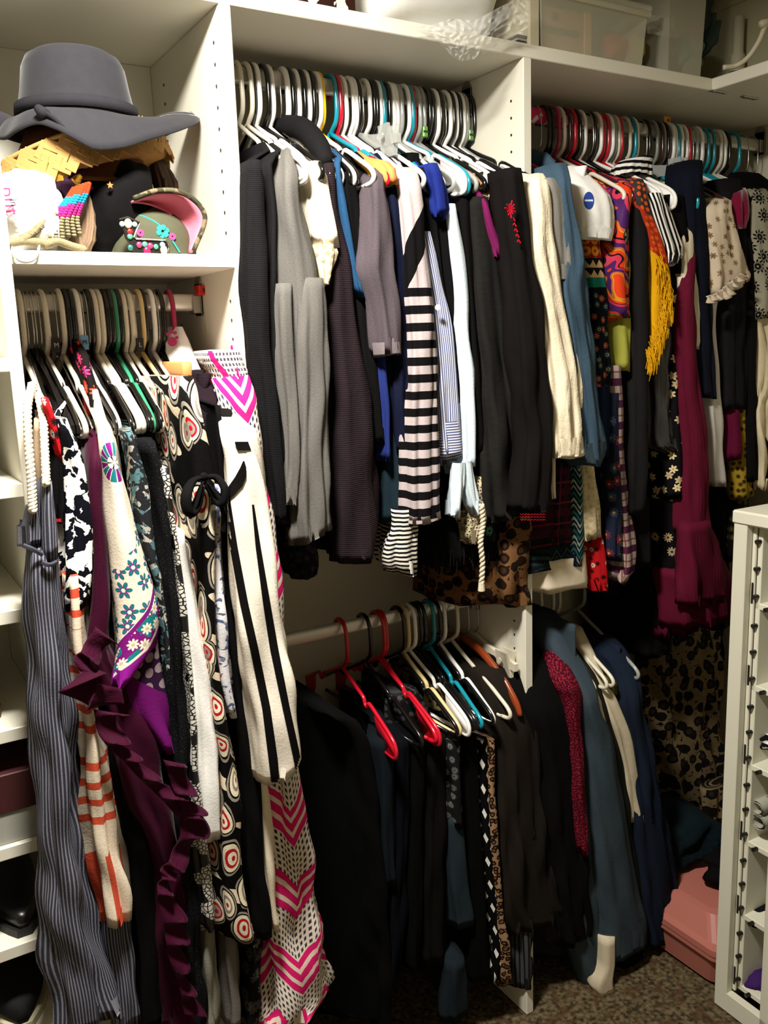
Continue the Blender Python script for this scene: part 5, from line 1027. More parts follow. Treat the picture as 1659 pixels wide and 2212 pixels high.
def blob(name, c, r, m, parent=None, amp=.12, seed=0, nu=36, nv=24, sq=.75, freq=3.0):
    rr = random.Random(seed); ph = [rr.uniform(0, 6.28) for _ in range(9)]; V = []; UV = []
    for i in range(nv + 1):
        t = PI * i / nv
        for k in range(nu):
            a = 2 * PI * k / nu; f = 1 + amp * (math.sin(freq * a + ph[0] + 2 * t) * math.sin(t * 3 + ph[1]) + .5 * math.sin(freq * 2.3 * a + ph[2]) * math.sin(5 * t + ph[3]) + .35 * math.sin(9 * t + 5 * a + ph[4])) * math.sin(t)
            sx, cz = math.sin(t), math.cos(t)
            e = lambda q: math.copysign(abs(q) ** sq, q)
            V.append((c[0] + r[0] * f * e(sx) * e(math.cos(a)), c[1] + r[1] * f * e(sx) * e(math.sin(a)), c[2] + r[2] * f * e(cz)))
    F = [(i * nu + k, (i + 1) * nu + k, (i + 1) * nu + (k + 1) % nu, i * nu + (k + 1) % nu) for i in range(nv) for k in range(nu)]
    return mesh(name, V, F, m, parent, True, [(V[v][0], V[v][2]) for f in F for v in f])
PB = plain('plastic_bag_white', 'f0efec', rough=.35)
bag = empty('white_plastic_bag', (.29, 1.5, ZT), 'crumpled white plastic bag with pink lettering and a handle hanging over the shelf edge', 'bag')
c = at(62, 470, 1.485); blob('bag_body', (c[0] + .002, 1.492, ZT + .062), (.052, .065, .062), PB, bag, .10, 5)
b = MB(); b.tube([at(26, 536, 1.435), at(30, 548, 1.414), at(40, 562, 1.412), at(58, 566, 1.412), at(74, 560, 1.412), at(82, 545, 1.413), at(84, 533, 1.435)], .0055, 6, 4, flat=.35); b.build('handle', PB, bag, True)
def text(name, s, loc, size, m, parent, rot, ext=.0006):
    cu = bpy.data.curves.new(name + '_text', 'FONT'); cu.body = s; cu.size = size; cu.extrude = ext; cu.align_x = 'CENTER'; cu.align_y = 'CENTER'; cu.materials.append(m)
    tmp = bpy.data.objects.new('tmp', cu); me = bpy.data.meshes.new_from_object(tmp); bpy.data.objects.remove(tmp); o = bpy.data.objects.new(name, me); link(o, parent); o.matrix_world = Matrix.Translation(Vector([float(q) for q in loc])) @ Matrix(rot).to_4x4() if not isinstance(rot, Matrix) else Matrix.Translation(Vector([float(q) for q in loc])) @ rot; return o
FACE = Matrix.Rotation(math.radians(90), 4, 'X')
VERT = FACE @ Matrix.Rotation(math.radians(-84), 4, 'Z')
text('pink_lettering', 'put', at(20, 434, 1.424), .030, plain('ink_pink', 'c2225c', rough=.6), bag, VERT); text('black_lettering', 'in', at(29, 438, 1.424), .015, plain('ink_black', '17131a', rough=.6), bag, VERT)
text('pink_lettering', '!', at(13, 458, 1.424), .018, plain('ink_pink', 'c2225c'), bag, VERT)
# crocheted band with tan cords
cr = empty('crochet_headband', (.33, 1.46, ZT), 'crocheted headband striped orange, turquoise, pink and tan with braided tan cords', 'headband')
TAN = mat('crochet_tan', '7d7258', bump=.4, weave=500); path = catmull([at(176, 402, 1.448), at(166, 424, 1.44), at(150, 450, 1.436), at(138, 478, 1.436), at(140, 512, 1.438)], 10); nP = len(path)
bands = [(0, .24, 'orange', 'a8361a'), (.24, .44, 'turquoise', '1b7391'), (.44, .68, 'pink', 'a3246a'), (.68, 1.01, 'tan', None)]
for s0, s1, nm, hx in bands:
    m_ = TAN if hx is None else mat('crochet_' + nm, hx, bump=.4, weave=500); b = MB()
    ii = [i for i in range(nP) if s0 <= i / (nP - 1) < s1]
    for i in ii:
        w = .012 + .011 * (i / nP)
        for c_ in range(6):
            q = path[i] + np.array([(c_ - 2.5) / 2.5 * w, -.006 + .0025 * abs(c_ - 2.5) + (.0015 if (i + c_) % 2 else 0), .003 * (c_ - 2.5) * .6])
            b.sphere(q, .0042, .004, .0032, 7, 5)
    b.build(nm + '_band', m_, cr, True)
for P in ([(118, 466), (96, 486), (70, 510), (44, 528)], [(20, 531), (50, 527), (84, 530), (112, 534)], [(96, 536), (125, 528), (155, 538), (184, 546)]):
    rope('tan_cord', [at(x, y, 1.432) + np.array([0, 0, .004]) for x, y in P], .0062, TAN, cr, 12)
c = at(150, 388, 1.5); hb = blob('mustard_knit_hat', (c[0], 1.51, c[2]), (.034, .045, .030), mat('mustard_purple_knit', lambda t: t.mix(t.noise(30.0, t.obj, 1.0).gt(.5), '8f6a22', '2f1a2c'), bump=.6, weave=600), None, .15, 8)
tag(hb, 'mustard and purple patchy knit hat tucked under the straw brim', 'hat')
HAIR = mat('brown_satin', lambda t: t.mix(t.noise(1.0, t.vec(t.u * 420, t.v * 8), 2.0), '4c3b2d', '957c66'), rough=.35, wrinkle=.3)
hp = empty('brown_hair_bundle', (.35, 1.48, ZT), 'smooth brown strands standing behind the crocheted headband', 'hairpiece'); loft('strands', rows_px('405,176,186;440,178,198;480,172,206;520,164,204;545,158,190', 1.462, .04), HAIR, hp, amp=.002, lam=.008)
hp2 = empty('dark_hair_bundle', (.48, 1.6, ZT + .08), 'darker brown strands hanging behind the black bag beside the cubby wall', 'hairpiece'); loft('strands', rows_px('340,326,352;370,330,372;400,338,384;422,345,380', 1.56, .03), mat('dark_strands', lambda t: t.mix(t.noise(1.0, t.vec(t.u * 420, t.v * 8), 2.0), '261c15', '4d3d31'), rough=.4), hp2, amp=.002, lam=.009)
bb = empty('black_cloth_bag', (.41, 1.52, ZT), 'black cloth bag with a small orange star in the middle of the cubby', 'bag')
c = at(255, 460, 1.52); blob('bag_body', (c[0], 1.535, ZT + .082), (.066, .07, .085), BLK, bb, .08, 11)
b = MB(); p = at(238, 400, 1.452); b.prism([p + np.array([.0055 * (1 if k % 2 == 0 else .45) * math.sin(k * PI / 5), 0, .0055 * (1 if k % 2 == 0 else .45) * math.cos(k * PI / 5)]) for k in range(10)], (0, .002, 0)); b.build('orange_star', plain('thread_orange', 'c8642c', rough=.8), bb)
# cap
cap = empty('baseball_cap', (.46, 1.5, ZT), 'olive baseball cap lying sideways with a pink brim underside and embroidered flowers', 'cap')
OLC = mat('cap_olive', '4a4a3a', bump=.25, weave=500); c = at(334, 560, 1.50)
b = MB(); V = []; 
for i in range(15):
    t = PI / 2 * i / 14
    for k in range(40): a = 2 * PI * k / 40; V.append((c[0] + .072 * math.cos(t) * math.cos(a), 1.505 + .066 * math.cos(t) * math.sin(a), ZT + .001 + .088 * math.sin(t) ** .9))
b.add(V, [(i * 40 + k, i * 40 + (k + 1) % 40, (i + 1) * 40 + (k + 1) % 40, (i + 1) * 40 + k) for i in range(14) for k in range(40)]); b.build('cap_crown', OLC, cap, True)
I_ = catmull([at(287, 437, 1.455), at(330, 446, 1.462), at(368, 468, 1.465), at(392, 508, 1.462), at(404, 545, 1.455)], 8); O_ = catmull([at(286, 433, 1.452), at(340, 416, 1.437), at(400, 424, 1.433), at(440, 472, 1.433), at(416, 546, 1.440)], 8)
V = []; k = 9; n = len(I_)
for i in range(n):
    for j in range(k): s = j / (k - 1); V.append(I_[i] * (1 - s) + O_[i] * s + np.array([0, .022 * math.sin(s * PI), 0]))
o = mesh('brim', V, [(i * k + j, i * k + j + 1, (i + 1) * k + j + 1, (i + 1) * k + j) for i in range(n - 1) for j in range(k - 1)], mat('cap_pink', 'd27488', bump=.1, weave=500), cap, True, [(0, 0)] * ((n - 1) * (k - 1) * 4)); o['label'] = 'pink underside of the cap brim'
o.modifiers.new('thickness', 'SOLIDIFY').thickness = .003
def camo_print(t): return t.mix(t.noise(60.0, t.obj, 1.0).gt(.5), '3b3a2c', t.mix(t.noise(45.0, t.obj, 1.0).gt(.5), '75644c', '565340'))
MB().tube([p + np.array([.002, -.001, .003]) for p in O_], .0042, 8).build('brim_edge', mat('camo', camo_print), cap, True)
TL = plain('thread_teal', '1e8f88', rough=.7); PK = plain('thread_pink', 'd23a78', rough=.7)
def onball(px, py, lift=.002):
    d_ = at(px, py, 1.0) - np.array([0, 0, H]); d_ /= np.linalg.norm(d_); C = np.array([c[0], 1.505, ZT]); S = np.array([1 / .072, 1 / .066, 1 / .088]); o_ = (np.array([0, 0, H]) - C) * S; dd = d_ * S
    A, B, Cc = dd @ dd, 2 * o_ @ dd, o_ @ o_ - 1; D_ = B * B - 4 * A * Cc
    t_ = (-B - math.sqrt(D_)) / (2 * A) if D_ > 0 else (1.46 / d_[1]); return np.array([0, 0, H]) + d_ * (t_ - lift)
def flower(px, py, r, n_, m_, nm):
    p = onball(px, py); nr = np.array([0, 0, H]) - p; b = MB()
    for q in range(n_): a = q * 2 * PI / n_ + .3; b.disc(p + np.array([math.cos(a), -.15, math.sin(a)]) * r * .6, nr, r * .42, .0015, 8)
    b.build(nm, m_, cap)
flower(351, 500, .011, 6, TL, 'teal_flower'); flower(303, 503, .006, 8, PK, 'pink_flower'); flower(372, 511, .006, 8, PK, 'pink_flower')
b = MB(); b.tube([onball(x, y) for x, y in ((293, 463), (315, 470), (335, 480), (350, 492))], .0016, 5, 4); b.tube([onball(x, y) for x, y in ((372, 520), (380, 532), (388, 545))], .0016, 5, 4); b.build('teal_vine', TL, cap)
cx_ = empty('jewelled_cross', (.44, 1.43, ZT), 'dark metal cross ornament set with pastel stones leaning at the cubby front', 'ornament')
b = MB(); Yx = 1.428
b.prism([at(x, y, Yx) for x, y in ((258, 472), (276, 468), (302, 480), (296, 492), (288, 512), (292, 516), (360, 520), (366, 530), (362, 546), (290, 545), (272, 515), (268, 500))], (0, .004, 0)); b.build('metal_plate', plain('dark_metal', '2a2723', rough=.4, metal=.6), cx_)
b = MB(); b.tube([at(x, y, Yx - .001) for x, y in ((258, 474), (276, 469), (302, 481), (296, 494), (289, 513), (294, 516), (358, 519), (366, 530), (363, 546))], .0014, 5); b.build('silver_edge', steel, cx_)
for (x, y, r, hx) in ((277, 483, .0062, 'e6dca4'), (264, 484, .0045, '8fa8b2'), (291, 485, .0045, '8fa8b2'), (281, 501, .0050, 'a0222c'), (281, 511, .0046, '4fa47c'), (301, 529, .0048, 'd23a68'), (313, 528, .0046, '4fa47c'), (325, 531, .0046, 'd23a68'), (337, 533, .0042, '4fa47c'), (351, 529, .0046, '8fb4c2'), (354, 540, .0058, 'e6dca4'), (318, 543, .006, 'a8204c'), (282, 535, .0045, '2c6a64')):
    MB().sphere(at(x, y, Yx - .001), r, r * .5, r * (1.25 if r > .0055 else 1), 10, 7).build('stone', plain('stone_' + hx, hx, rough=.25), cx_, True)

# ================================================================== things on the top shelf
ZSh = ZS + .026
def pbox(name, label, cat, x0, x1, y0, y1, h, m, taper=0, open_=False, group=None, z=None):
    z = ZSh if z is None else z; o = MB(); P = [(x0 + taper, y0 + taper, z), (x1 - taper, y0 + taper, z), (x1 - taper, y1 - taper, z), (x0 + taper, y1 - taper, z), (x0, y0, z + h), (x1, y0, z + h), (x1, y1, z + h), (x0, y1, z + h)]
    o.add(P, [(3, 2, 1, 0), (0, 1, 5, 4), (1, 2, 6, 5), (2, 3, 7, 6), (3, 0, 4, 7)] + ([] if open_ else [(4, 5, 6, 7)])); return o
X = lambda px, py, Y: at(px, py, Y)[0]
fb = empty('floral_photo_box', (.78, 1.55, ZSh), 'dark brown storage box with cream flower print at the top edge', 'box')
pbox('', '', '', X(600, 5, 1.45), X(768, 28, 1.45), 1.45, 1.72, .16, None).build('box_body', mat('floral_brown_box', lambda t: t.mix(t.noise(26.0, t.obj, 3.0, .6).gt(.52), '2a1712', 'd8cfba'), rough=.5, bump=.1), fb); MB().box(X(600, 5, 1.45) - .004, X(768, 28, 1.45) + .004, 1.446, 1.724, ZSh + .12, ZSh + .165).build('box_lid', MATS['floral_brown_box'], fb)
wb = empty('white_linen_bag', (1.0, 1.6, ZSh), 'large puffy white plastic wrapped bedding bag bulging on the top shelf', 'bag'); xa, xb_ = X(778, 30, 1.46), X(1112, 85, 1.46)
blob('bag_body', ((xa + xb_) / 2, 1.61, ZSh + .152), ((xb_ - xa) / 2 + .01, .155, .15), PB, wb, .05, 3, 60, 36, .6)
CLR = mat('clear_plastic', 'e6e6e2', rough=.12, bump=0, var=0, spec=.8, alpha=.30)
cp = empty('clear_plastic_sheet', (1.0, 1.41, ZS), 'crumpled clear plastic wrap hanging over the top shelf edge', 'plastic wrap')
TOPL = [(893, 62), (930, 55), (975, 40), (1025, 45), (1070, 20), (1110, 0), (1142, 0)]; BOT = [(905, 70), (945, 92), (985, 128), (1000, 132), (1030, 126), (1085, 92), (1140, 82)]
V = []; nx_ = 30; ny_ = 14
for i in range(nx_ + 1):
    s = i / nx_ * (len(TOPL) - 1); a = min(int(s), len(TOPL) - 2); f = s - a
    tx, ty = [TOPL[a][q] * (1 - f) + TOPL[a + 1][q] * f for q in (0, 1)]; bx, by = [BOT[a][q] * (1 - f) + BOT[a + 1][q] * f for q in (0, 1)]
    for j in range(ny_ + 1):
        q = j / ny_; V.append(at(tx * (1 - q) + bx * q, ty * (1 - q) + by * q, 1.408 - .02 * math.sin(q * PI) + rnd.uniform(-.008, .004)))
mesh('wrap_sheet', V, [(i * (ny_ + 1) + j, (i + 1) * (ny_ + 1) + j, (i + 1) * (ny_ + 1) + j + 1, i * (ny_ + 1) + j + 1) for i in range(nx_) for j in range(ny_)], CLR, cp, False)
ps = empty('paper_stack', (1.17, 1.5, ZSh), 'small stack of dark edged papers beside the clear plastic wrap', 'papers')
for k in range(5): MB().box(X(1118, 95, 1.46), X(1144, 95, 1.46), 1.46, 1.6, ZSh + .001 + k * .006, ZSh + .0055 + k * .006, .0005).build('paper_sheet', plain('paper_' + 'ab'[k % 2], ('4b4a46', 'a09a8c')[k % 2], rough=.8), ps)
cb = empty('ivory_box', (1.22, 1.5, ZSh), 'narrow ivory upright box left of the first storage bin', 'box'); pbox('', '', '', X(1146, 100, 1.45), X(1164, 100, 1.45), 1.45, 1.7, .2, None).build('box_body', plain('ivory_card', 'c9c0a6', rough=.7), cb); MB().box(X(1146, 100, 1.45) - .001, X(1164, 100, 1.45) + .001, 1.448, 1.702, ZSh + .17, ZSh + .2).build('box_lid', MATS['ivory_card'], cb)
BINM = mat('bin_translucent', 'd9d5bd', rough=.28, bump=0, var=0, spec=.5, alpha=.5, trans=0)
def bin_(label, x0, x1, y0, y1, h):
    r = empty('storage_bin', ((x0 + x1) / 2, (y0 + y1) / 2, ZSh), label, 'storage bin', 'clear storage bins on the top shelf')
    pbox('', '', '', x0, x1, y0, y1, h, None, .008, True).build('bin_body', BINM, r)
    b = MB()
    for (a0, a1, b0, b1) in ((x0 - .006, x1 + .006, y0 - .006, y0 + .004), (x0 - .006, x1 + .006, y1 - .004, y1 + .006), (x0 - .006, x0 + .004, y0, y1), (x1 - .004, x1 + .006, y0, y1)): b.box(a0, a1, b0, b1, h + ZSh - .012, h + ZSh)
    b.build('bin_rim', BINM, r); MB().box(x0 - .008, x1 + .008, y0 - .008, y1 + .008, ZSh + h, ZSh + h + .012, .004).build('bin_lid', BINM, r); return r
x0, x1 = X(1166, 106, 1.45), X(1390, 148, 1.45)
hb1 = at(1398, 28, 1.45)[2] - ZSh
bin_('clear plastic storage bin holding a small wooden crate and bright cloth on the top shelf', x0, x1 + .004, 1.445, 1.74, hb1)
wc = empty('wooden_crate', (1.3, 1.5, ZSh), 'small wooden slatted crate inside the first clear bin', 'crate'); WD = plain('crate_wood', '9a6a42', rough=.7)
xa, xc2 = X(1172, 100, 1.475), X(1270, 118, 1.475); zc0 = ZSh + .012
for z0, z1 in ((.0, .035), (.048, .085)): MB().box(xa, xc2, 1.468, 1.476, zc0 + z0, zc0 + z1).build('slat', WD, wc); MB().box(xa, xc2, 1.59, 1.598, zc0 + z0, zc0 + z1).build('slat', WD, wc)
for x in (xa, xc2 - .018): MB().box(x, x + .018, 1.476, 1.59, zc0, zc0 + .085).build('end_board', WD, wc)
MB().box(xc2 - .02, xc2, 1.464, 1.47, zc0 - .004, zc0 + .088).build('corner_post', plain('crate_wood_light', 'b98c5c', rough=.7), wc)
MB().box(xa + .02, xa + .035, 1.466, 1.469, zc0 + .06, zc0 + .075).build('handle_hole', pegm, wc)
def cloth_lump(px, py, Y, r, hx, label, sd): c = at(px, py, Y); o = blob('folded_cloth', c, r, mat('lump_' + hx, hx), None, .16, sd); tag(o, label, 'cloth'); return o
cloth_lump(1310, 112, 1.53, (.036, .04, .034), 'b8463f', 'coral red cloth inside the first clear bin', 21); cloth_lump(1322, 62, 1.58, (.05, .04, .045), '3d5560', 'slate blue cloth inside the first clear bin', 22)
cloth_lump(1358, 112, 1.53, (.026, .035, .036), 'a89a35', 'yellow green cloth inside the first clear bin', 23); cloth_lump(1225, 18, 1.6, (.07, .05, .022), '9a6a52', 'rose brown cloth at the top of the first clear bin', 24)
cloth_lump(1412, 118, 1.53, (.03, .05, .05), '2e1718', 'dark maroon cloth pile between the two clear bins', 25); cloth_lump(1418, 20, 1.62, (.05, .05, .03), '7a5a26', 'ochre cloth above the clear packet', 26)
pk = empty('clear_packet', (1.55, 1.5, ZSh + .1), 'shiny clear plastic packet between the two storage bins', 'packet')
V = []; 
for i in range(10):
    for j in range(7): V.append(at(1398 + 6.5 * i, 30 + 2.2 * i + 7 * j - i, 1.47 + rnd.uniform(-.006, .006)))
mesh('packet_film', V, [(i * 7 + j, (i + 1) * 7 + j, (i + 1) * 7 + j + 1, i * 7 + j + 1) for i in range(9) for j in range(6)], CLR, pk, False)
x2, x3 = X(1440, 156, 1.45), 1.775
bin_('tall clear plastic storage bin at the inner corner of the top shelf', x2, x3, 1.445, 1.74, .24)
cloth_lump(1468, 122, 1.53, (.04, .05, .04), '6f9088', 'sea green cloth inside the corner bin', 31); cloth_lump(1475, 82, 1.58, (.035, .04, .028), '8a4a44', 'dusty red cloth inside the corner bin', 32); cloth_lump(1480, 40, 1.6, (.05, .06, .04), '4d5558', 'slate grey cloth inside the corner bin', 33)
cloth_lump(1528, 80, 1.58, (.03, .05, .05), '52665e', 'grey green cloth at the right side of the corner bin', 34)
gb = empty('grey_corner_box', (2.0, 1.4, ZSh), 'dull olive-grey carton at the far right of the top shelf', 'box'); pbox('', '', '', 1.93, 2.19, 1.0, 1.74, .22, None).build('box_body', plain('carton_olive', 'a8a384', rough=.8), gb); MB().box(1.926, 2.194, .996, 1.744, ZSh + .2, ZSh + .235).build('box_lid', MATS['carton_olive'], gb)
bt = empty('spray_bottle', (1.86, 1.42, ZSh), 'dark banded bottle with pale striped neck right of the corner bin', 'bottle')
pb = at(1592, 150, 1.46); b = MB().lathe([(.001, 0), (.022, 0), (.024, .004), (.024, .03), (.018, .04)], (pb[0], 1.46, ZSh), 20); b.build('bottle_base', plain('bottle_dark', '2b2c28', rough=.3), bt, True)
MB().lathe([(.017, .038), (.017, .075), (.013, .082), (.013, .16), (.001, .162)], (pb[0], 1.46, ZSh), 20).build('bottle_neck', plain('bottle_pale', 'b9b49c', rough=.3), bt, True)
cbm = empty('white_cable', (1.9, 1.4, ZSh), 'thick white cable curving on the top shelf at the right edge', 'cable'); MB().tube([at(1562, 146, 1.40), at(1590, 142, 1.385), at(1615, 125, 1.36), at(1638, 92, 1.34), at(1652, 60, 1.33), at(1662, 44, 1.33)], .0058, 8, 6).build('cable_cord', plain('cable_white', 'd6cfb4', rough=.5), cbm, True)
MB().tube([at(1644, 52, 1.33), at(1668, 46, 1.33)], .008, 8).build('cable_plug', MATS['cable_white'], cbm, True)
for px, py, zr in ((1058, 206, 'middle'), (1440, 262, 'right')):
    p = at(px, py, 1.60); t_ = empty('size_divider', (p[0], 1.6, ZM), f'orange-yellow divider tag standing above the upper {zr} rod', 'tag', 'orange rod tags'); b = MB().box(p[0] - .012, p[0] + .012, 1.598, 1.6, ZM + .0165, p[2] + .011, .0003); b.build('tag_card', plain('tag_yellow', 'd9931a', rough=.6), t_)
    text('black_mark', 'B', (p[0] + .004, 1.5975, p[2] + .002), .010, plain('ink_black', '17131a'), t_, FACE)
pr = empty('pink_rod_wrap', (1.3, 1.6, ZM), 'pink and white patterned wrap around the left end of the upper right rod', 'rod cover'); xw0, xw1 = 1.262, X(1265, 262, 1.59)
V = []; n = 16
for i in range(25):
    for k in range(n): a = 2 * PI * k / n; V.append((xw0 + (xw1 - xw0) * i / 24, 1.6 + .0105 * math.cos(a), ZM + .0178 * math.sin(a)))
mesh('wrap_sleeve', V, [(i * n + k, i * n + (k + 1) % n, (i + 1) * n + (k + 1) % n, (i + 1) * n + k) for i in range(24) for k in range(n)], mat('pink_wrap', lambda t: t.mix(t.noise(60.0, t.obj, 2.0).gt(.54), 'd33c6c', 'e9dcdc'), rough=.4, bump=0), pr, True)
for (px, py, s_, hx, lab, fc) in ((122, 746, 'M', '1a191a', 'black size bead printed M on the left rod hangers', 'b8b8b4'), (183, 740, 'M', '6fa3cf', 'pale blue size tag printed M on the left rod hangers', '1d3350'), (303, 745, 'L', '151415', 'black size bead printed L on the left rod hangers', 'b8b8b4')):
    p = at(px, py, 1.562); t_ = empty('size_tag', p, lab, 'tag'); MB().box(p[0] - .0065, p[0] + .0065, p[1], p[1] + .004, p[2] - .012, p[2] + .012, .001).build('tag_plate', plain('tagc_' + hx, hx, rough=.4), t_); text('size_letter', s_, (p[0], p[1] - .0005, p[2]), .011, plain('tagi_' + fc, fc), t_, FACE)
for (px, py, hx, lab) in ((918, 285, '5f9a3a', 'green size clip on an upper middle hanger left of the pale top hanger'), (1017, 292, '4f7f3a', 'second green size clip towards the right of the upper middle rod')):
    p = at(px, py, 1.575); t_ = empty('size_clip', p, lab, 'tag'); b = MB().box(p[0] - .006, p[0] + .006, p[1] - .004, p[1] + .004, p[2] - .011, p[2] + .011, .002); b.build('clip_body', plain('clip_' + hx, hx, rough=.35), t_); MB().box(p[0] - .0062, p[0] + .0062, p[1] - .0045, p[1] - .004, p[2] - .002, p[2] + .002, 0).build('clip_slot', pegm, t_)
# red tab on the big white hanger, wooden bar clips
p = at(438, 628, 1.575); rt = empty('red_size_tab', p, 'red square tab capping the thick ivory hanger hook', 'tag'); MB().box(p[0] - .009, p[0] + .013, p[1] - .005, p[1] + .02, p[2] - .008, p[2] + .010, .002).build('tab_cap', plain('tab_red', 'c22018', rough=.4), rt)
MB().box(p[0] - .002, p[0] + .004, p[1] - .0056, p[1] - .005, p[2] - .003, p[2] + .004, 0).build('tab_mark', plain('tab_dark', '5a0d08'), rt)

# ================================================================== shoes at the left
def shoe(label, x, y, z, L, w, h, m, sole, heel=0.0, openh=.5, insole=None, toe=.5):
    r = empty('shoe', (x, y + L / 2, z), label, 'shoe'); V = []; n = 20; k = 14
    for i in range(k):
        s = i / (k - 1); ww = w / 2 * (math.sin(min(1, s * 2.6 + .12) * PI / 2) if s < .5 else 1 - .28 * (s - .5)); hh = h * (.28 + .30 * s if s < openh else .28 + .3 * openh + (s - openh) / (1 - openh) * .45); lift = heel * sst(.35, .9, s)
        for q in range(n): a = 2 * PI * q / n; V.append((x + ww * math.copysign(abs(math.cos(a)) ** .8, math.cos(a)), y + L * s, z + .012 + lift + hh * (.5 + .5 * math.copysign(abs(math.sin(a)) ** .7, math.sin(a)))))
    o = MB().add(V, [(i * n + q, i * n + (q + 1) % n, (i + 1) * n + (q + 1) % n, (i + 1) * n + q) for i in range(k - 1) for q in range(n)] + [tuple(range(n))[::-1], tuple((k - 1) * n + q for q in range(n))]); o.build('upper', m, r, True)
    S = MB(); P = [];
    for i in range(k):
        s = i / (k - 1); ww = w / 2 * (math.sin(min(1, s * 2.6 + .14) * PI / 2) if s < .5 else 1 - .25 * (s - .5)) + .003; P.append((ww, y + L * s - .003, heel * sst(.35, .9, s)))
    vs = []
    for ww, yy, lf in P: vs += [(x - ww, yy, z + lf), (x + ww, yy, z + lf), (x + ww, yy, z + lf + .014), (x - ww, yy, z + lf + .014)]
    S.add(vs, [(4 * i + a, 4 * i + (a + 1) % 4, 4 * i + 4 + (a + 1) % 4, 4 * i + 4 + a) for i in range(k - 1) for a in range(4)] + [(3, 2, 1, 0), (4 * k - 4, 4 * k - 3, 4 * k - 2, 4 * k - 1)]); S.build('sole', sole, r)
    if heel: MB().lathe([(.012, 0), (.011, heel * .5), (.022, heel + .004), (.001, heel + .005)], (x, y + L * .9, z), 12).build('heel', sole, r, True)
    if insole: MB().disc((x, y + L * .72, z + .012 + heel + h * .62), (0, -.25, 1), w * .36, .003, 16, L * .2).build('insole', insole, r)
    return r
LEA = plain('leather_black', '0f0f10', rough=.32); SOL = plain('sole_black', '141414', rough=.6); TANI = plain('insole_tan', '9a5f30', rough=.6); CORK = plain('sole_brown', '5a3d26', rough=.6)
shoe('black leather ankle shoe on the top visible shelf at the left edge', .045, 1.44, SHZ[1], .27, .095, .15, LEA, SOL)
shoe('dark grey shoe on the second visible shelf at the left edge', .02, 1.44, SHZ[2], .27, .09, .16, plain('suede_dark', '2b2a28', rough=.9), CORK)
shoe('black clog with a tan insole and brown sole at the left edge', .105, 1.425, SHZ[3], .26, .10, .11, LEA, CORK, 0.02, .35, TANI); 
sb = empty('shoe_box', (.1, 1.55, SHZ[4]), 'dark red shoe box with a silver grey base on the left shelf', 'box'); MB().box(-.1, .185, 1.43, 1.75, SHZ[4], SHZ[4] + .055).build('box_base', plain('card_silver', '9a9a92', rough=.5), sb); MB().box(-.103, .188, 1.427, 1.753, SHZ[4] + .055, SHZ[4] + .12).build('box_lid', plain('card_maroon', '3a1013', rough=.6), sb)
shoe('shiny black heeled pump nearest the jumpsuit on the left shelf', .145, 1.44, SHZ[5], .24, .08, .09, LEA, SOL, .05); shoe('shiny black heeled pump further left on the same low shelf', .055, 1.435, SHZ[5], .24, .08, .09, LEA, SOL, .05)
shoe('dark canvas shoe with a pale rubber sole on the bottom left shelf', .125, 1.43, SHZ[5] - .165, .27, .1, .13, mat('canvas_dark', '1d1d1e'), plain('rubber_cream', 'b9b196', rough=.7)); shoe('dark canvas shoe behind its pair on the bottom left shelf', .01, 1.46, SHZ[5] - .165, .27, .1, .13, MATS['canvas_dark'], MATS['rubber_cream'])

# ================================================================== pink tote and cabinet contents
PT = plain('tote_pink', 'b06a5e', rough=.5)
tt = empty('pink_storage_tote', (1.86, 1.45, 0), 'pink plastic storage tote with a raised lid on the carpet behind the white cabinet', 'storage tote')
tx0, tx1, ty0, ty1, th_ = 1.632, 2.09, 1.2, 1.74, .09
def tub(x0, x1, y0, y1, z0, z1, t0, t1, rad=.035):
    ring = lambda q, z: [(cx_ + rad * math.cos(a), cy_ + rad * math.sin(a), z) for (cx_, cy_, a0) in ((x1 - q - rad, y1 - q - rad, 0), (x0 + q + rad, y1 - q - rad, PI / 2), (x0 + q + rad, y0 + q + rad, PI), (x1 - q - rad, y0 + q + rad, 1.5 * PI)) for a in np.linspace(a0, a0 + PI / 2, 6)]
    return ring(t0, z0), ring(t1, z1)
def stack(rings):
    b = MB(); n = len(rings[0]); V = [v for r in rings for v in r]; b.add(V, [(i * n + k, i * n + (k + 1) % n, (i + 1) * n + (k + 1) % n, (i + 1) * n + k) for i in range(len(rings) - 1) for k in range(n)] + [tuple(range(n))[::-1], tuple((len(rings) - 1) * n + k for k in range(n))]); return b
R_ = lambda q, z: tub(tx0, tx1, ty0, ty1, z, z, q, q)[0]
stack([R_(.03, .004), R_(.022, .01), R_(.006, th_)]).build('tub', PT, tt)
stack([R_(-.002, th_), R_(-.002, th_ + .012), R_(.002, th_ + .012)]).build('tub_rim', PT, tt)
stack([R_(-.004, th_ + .014), R_(-.004, th_ + .03), R_(.012, th_ + .036), R_(.045, th_ + .085), R_(.06, th_ + .088)]).build('lid', PT, tt)
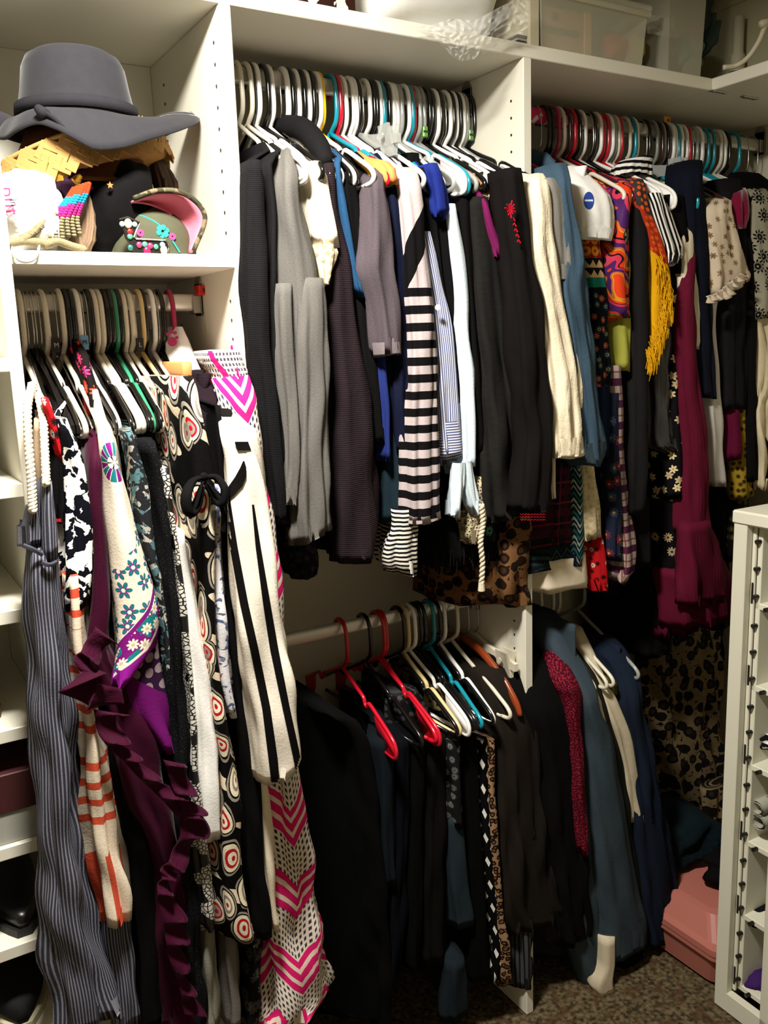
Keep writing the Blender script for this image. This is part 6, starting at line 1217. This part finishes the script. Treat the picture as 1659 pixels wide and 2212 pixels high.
bl = blob('black_fabric_pile', (1.86, 1.30, th_ + .13), (.11, .08, .045), BLK, None, .14, 41); tag(bl, 'black fabric pile lying on the pink tote lid beside the cabinet', 'cloth')
bl2 = blob('dark_teal_pile', (1.80, 1.53, th_ + .155), (.11, .14, .07), mat('cloth_deep_teal', '0f1a1e'), None, .14, 42); tag(bl2, 'dark teal cloth pile lying at the back of the pink tote lid', 'cloth')
def inside(px, py, dx): v = at(px, py, 1.0) - np.array([0, 0, H]); return np.array([0, 0, H]) + v * ((1.614 + dx) / v[0])
def lump(name, label, cat, px, py, dx, r, m, sd): c = inside(px, py, dx); o = blob(name, c, r, m, None, .14, sd); tag(o, label, cat); return o
lump('rolled_beige_cloth', 'beige cloth roll with pale blue edge in the second cubby', 'cloth', 1655, 1405, .10, (.05, .035, .022), mat('roll_beige', lambda t: t.mix(t.v.gt(inside(1650, 1418, .1)[2]), '8fa8a8', 'c09a80')), 51)
lump('polka_dot_slipper', 'black slipper with white dots in the third cubby', 'slipper', 1662, 1590, .10, (.05, .045, .02), mat('polka_dot', lambda t: t.mix(t.vor(70.0, t.obj).outputs[0] and E(t.nt, t.vor(70.0, None, rand=.2).outputs[0]).lt(.28), '101012', 'e0ddd8')), 52)
tr = empty('white_sock_rolls', inside(1655, 1760, .08), 'two pale rolled socks stacked in the fourth cubby', 'socks')
for px, py in ((1652, 1738), (1656, 1768)): c = inside(px, py, .07); b = MB(); V = []; b.tube([c + np.array([-.03, 0, 0]), c + np.array([.06, 0, 0])], .018, 16, cap=False); b.tube([c + np.array([-.03, 0, 0]), c + np.array([.06, 0, 0])], .013, 16, cap=False); b.build('sock_roll', mat('sock_pale', 'a6a698'), tr, True)
lump('black_fuzzy_slipper', 'black fuzzy slipper in the fifth cubby', 'slipper', 1652, 1968, .10, (.055, .04, .02), mat('fuzzy_black', '131313', bump=.9), 53)
lump('purple_cloth', 'purple cloth in the bottom cubby at the frame edge', 'cloth', 1652, 2122, .09, (.05, .03, .03), mat('cloth_purple', '3c2058'), 54)
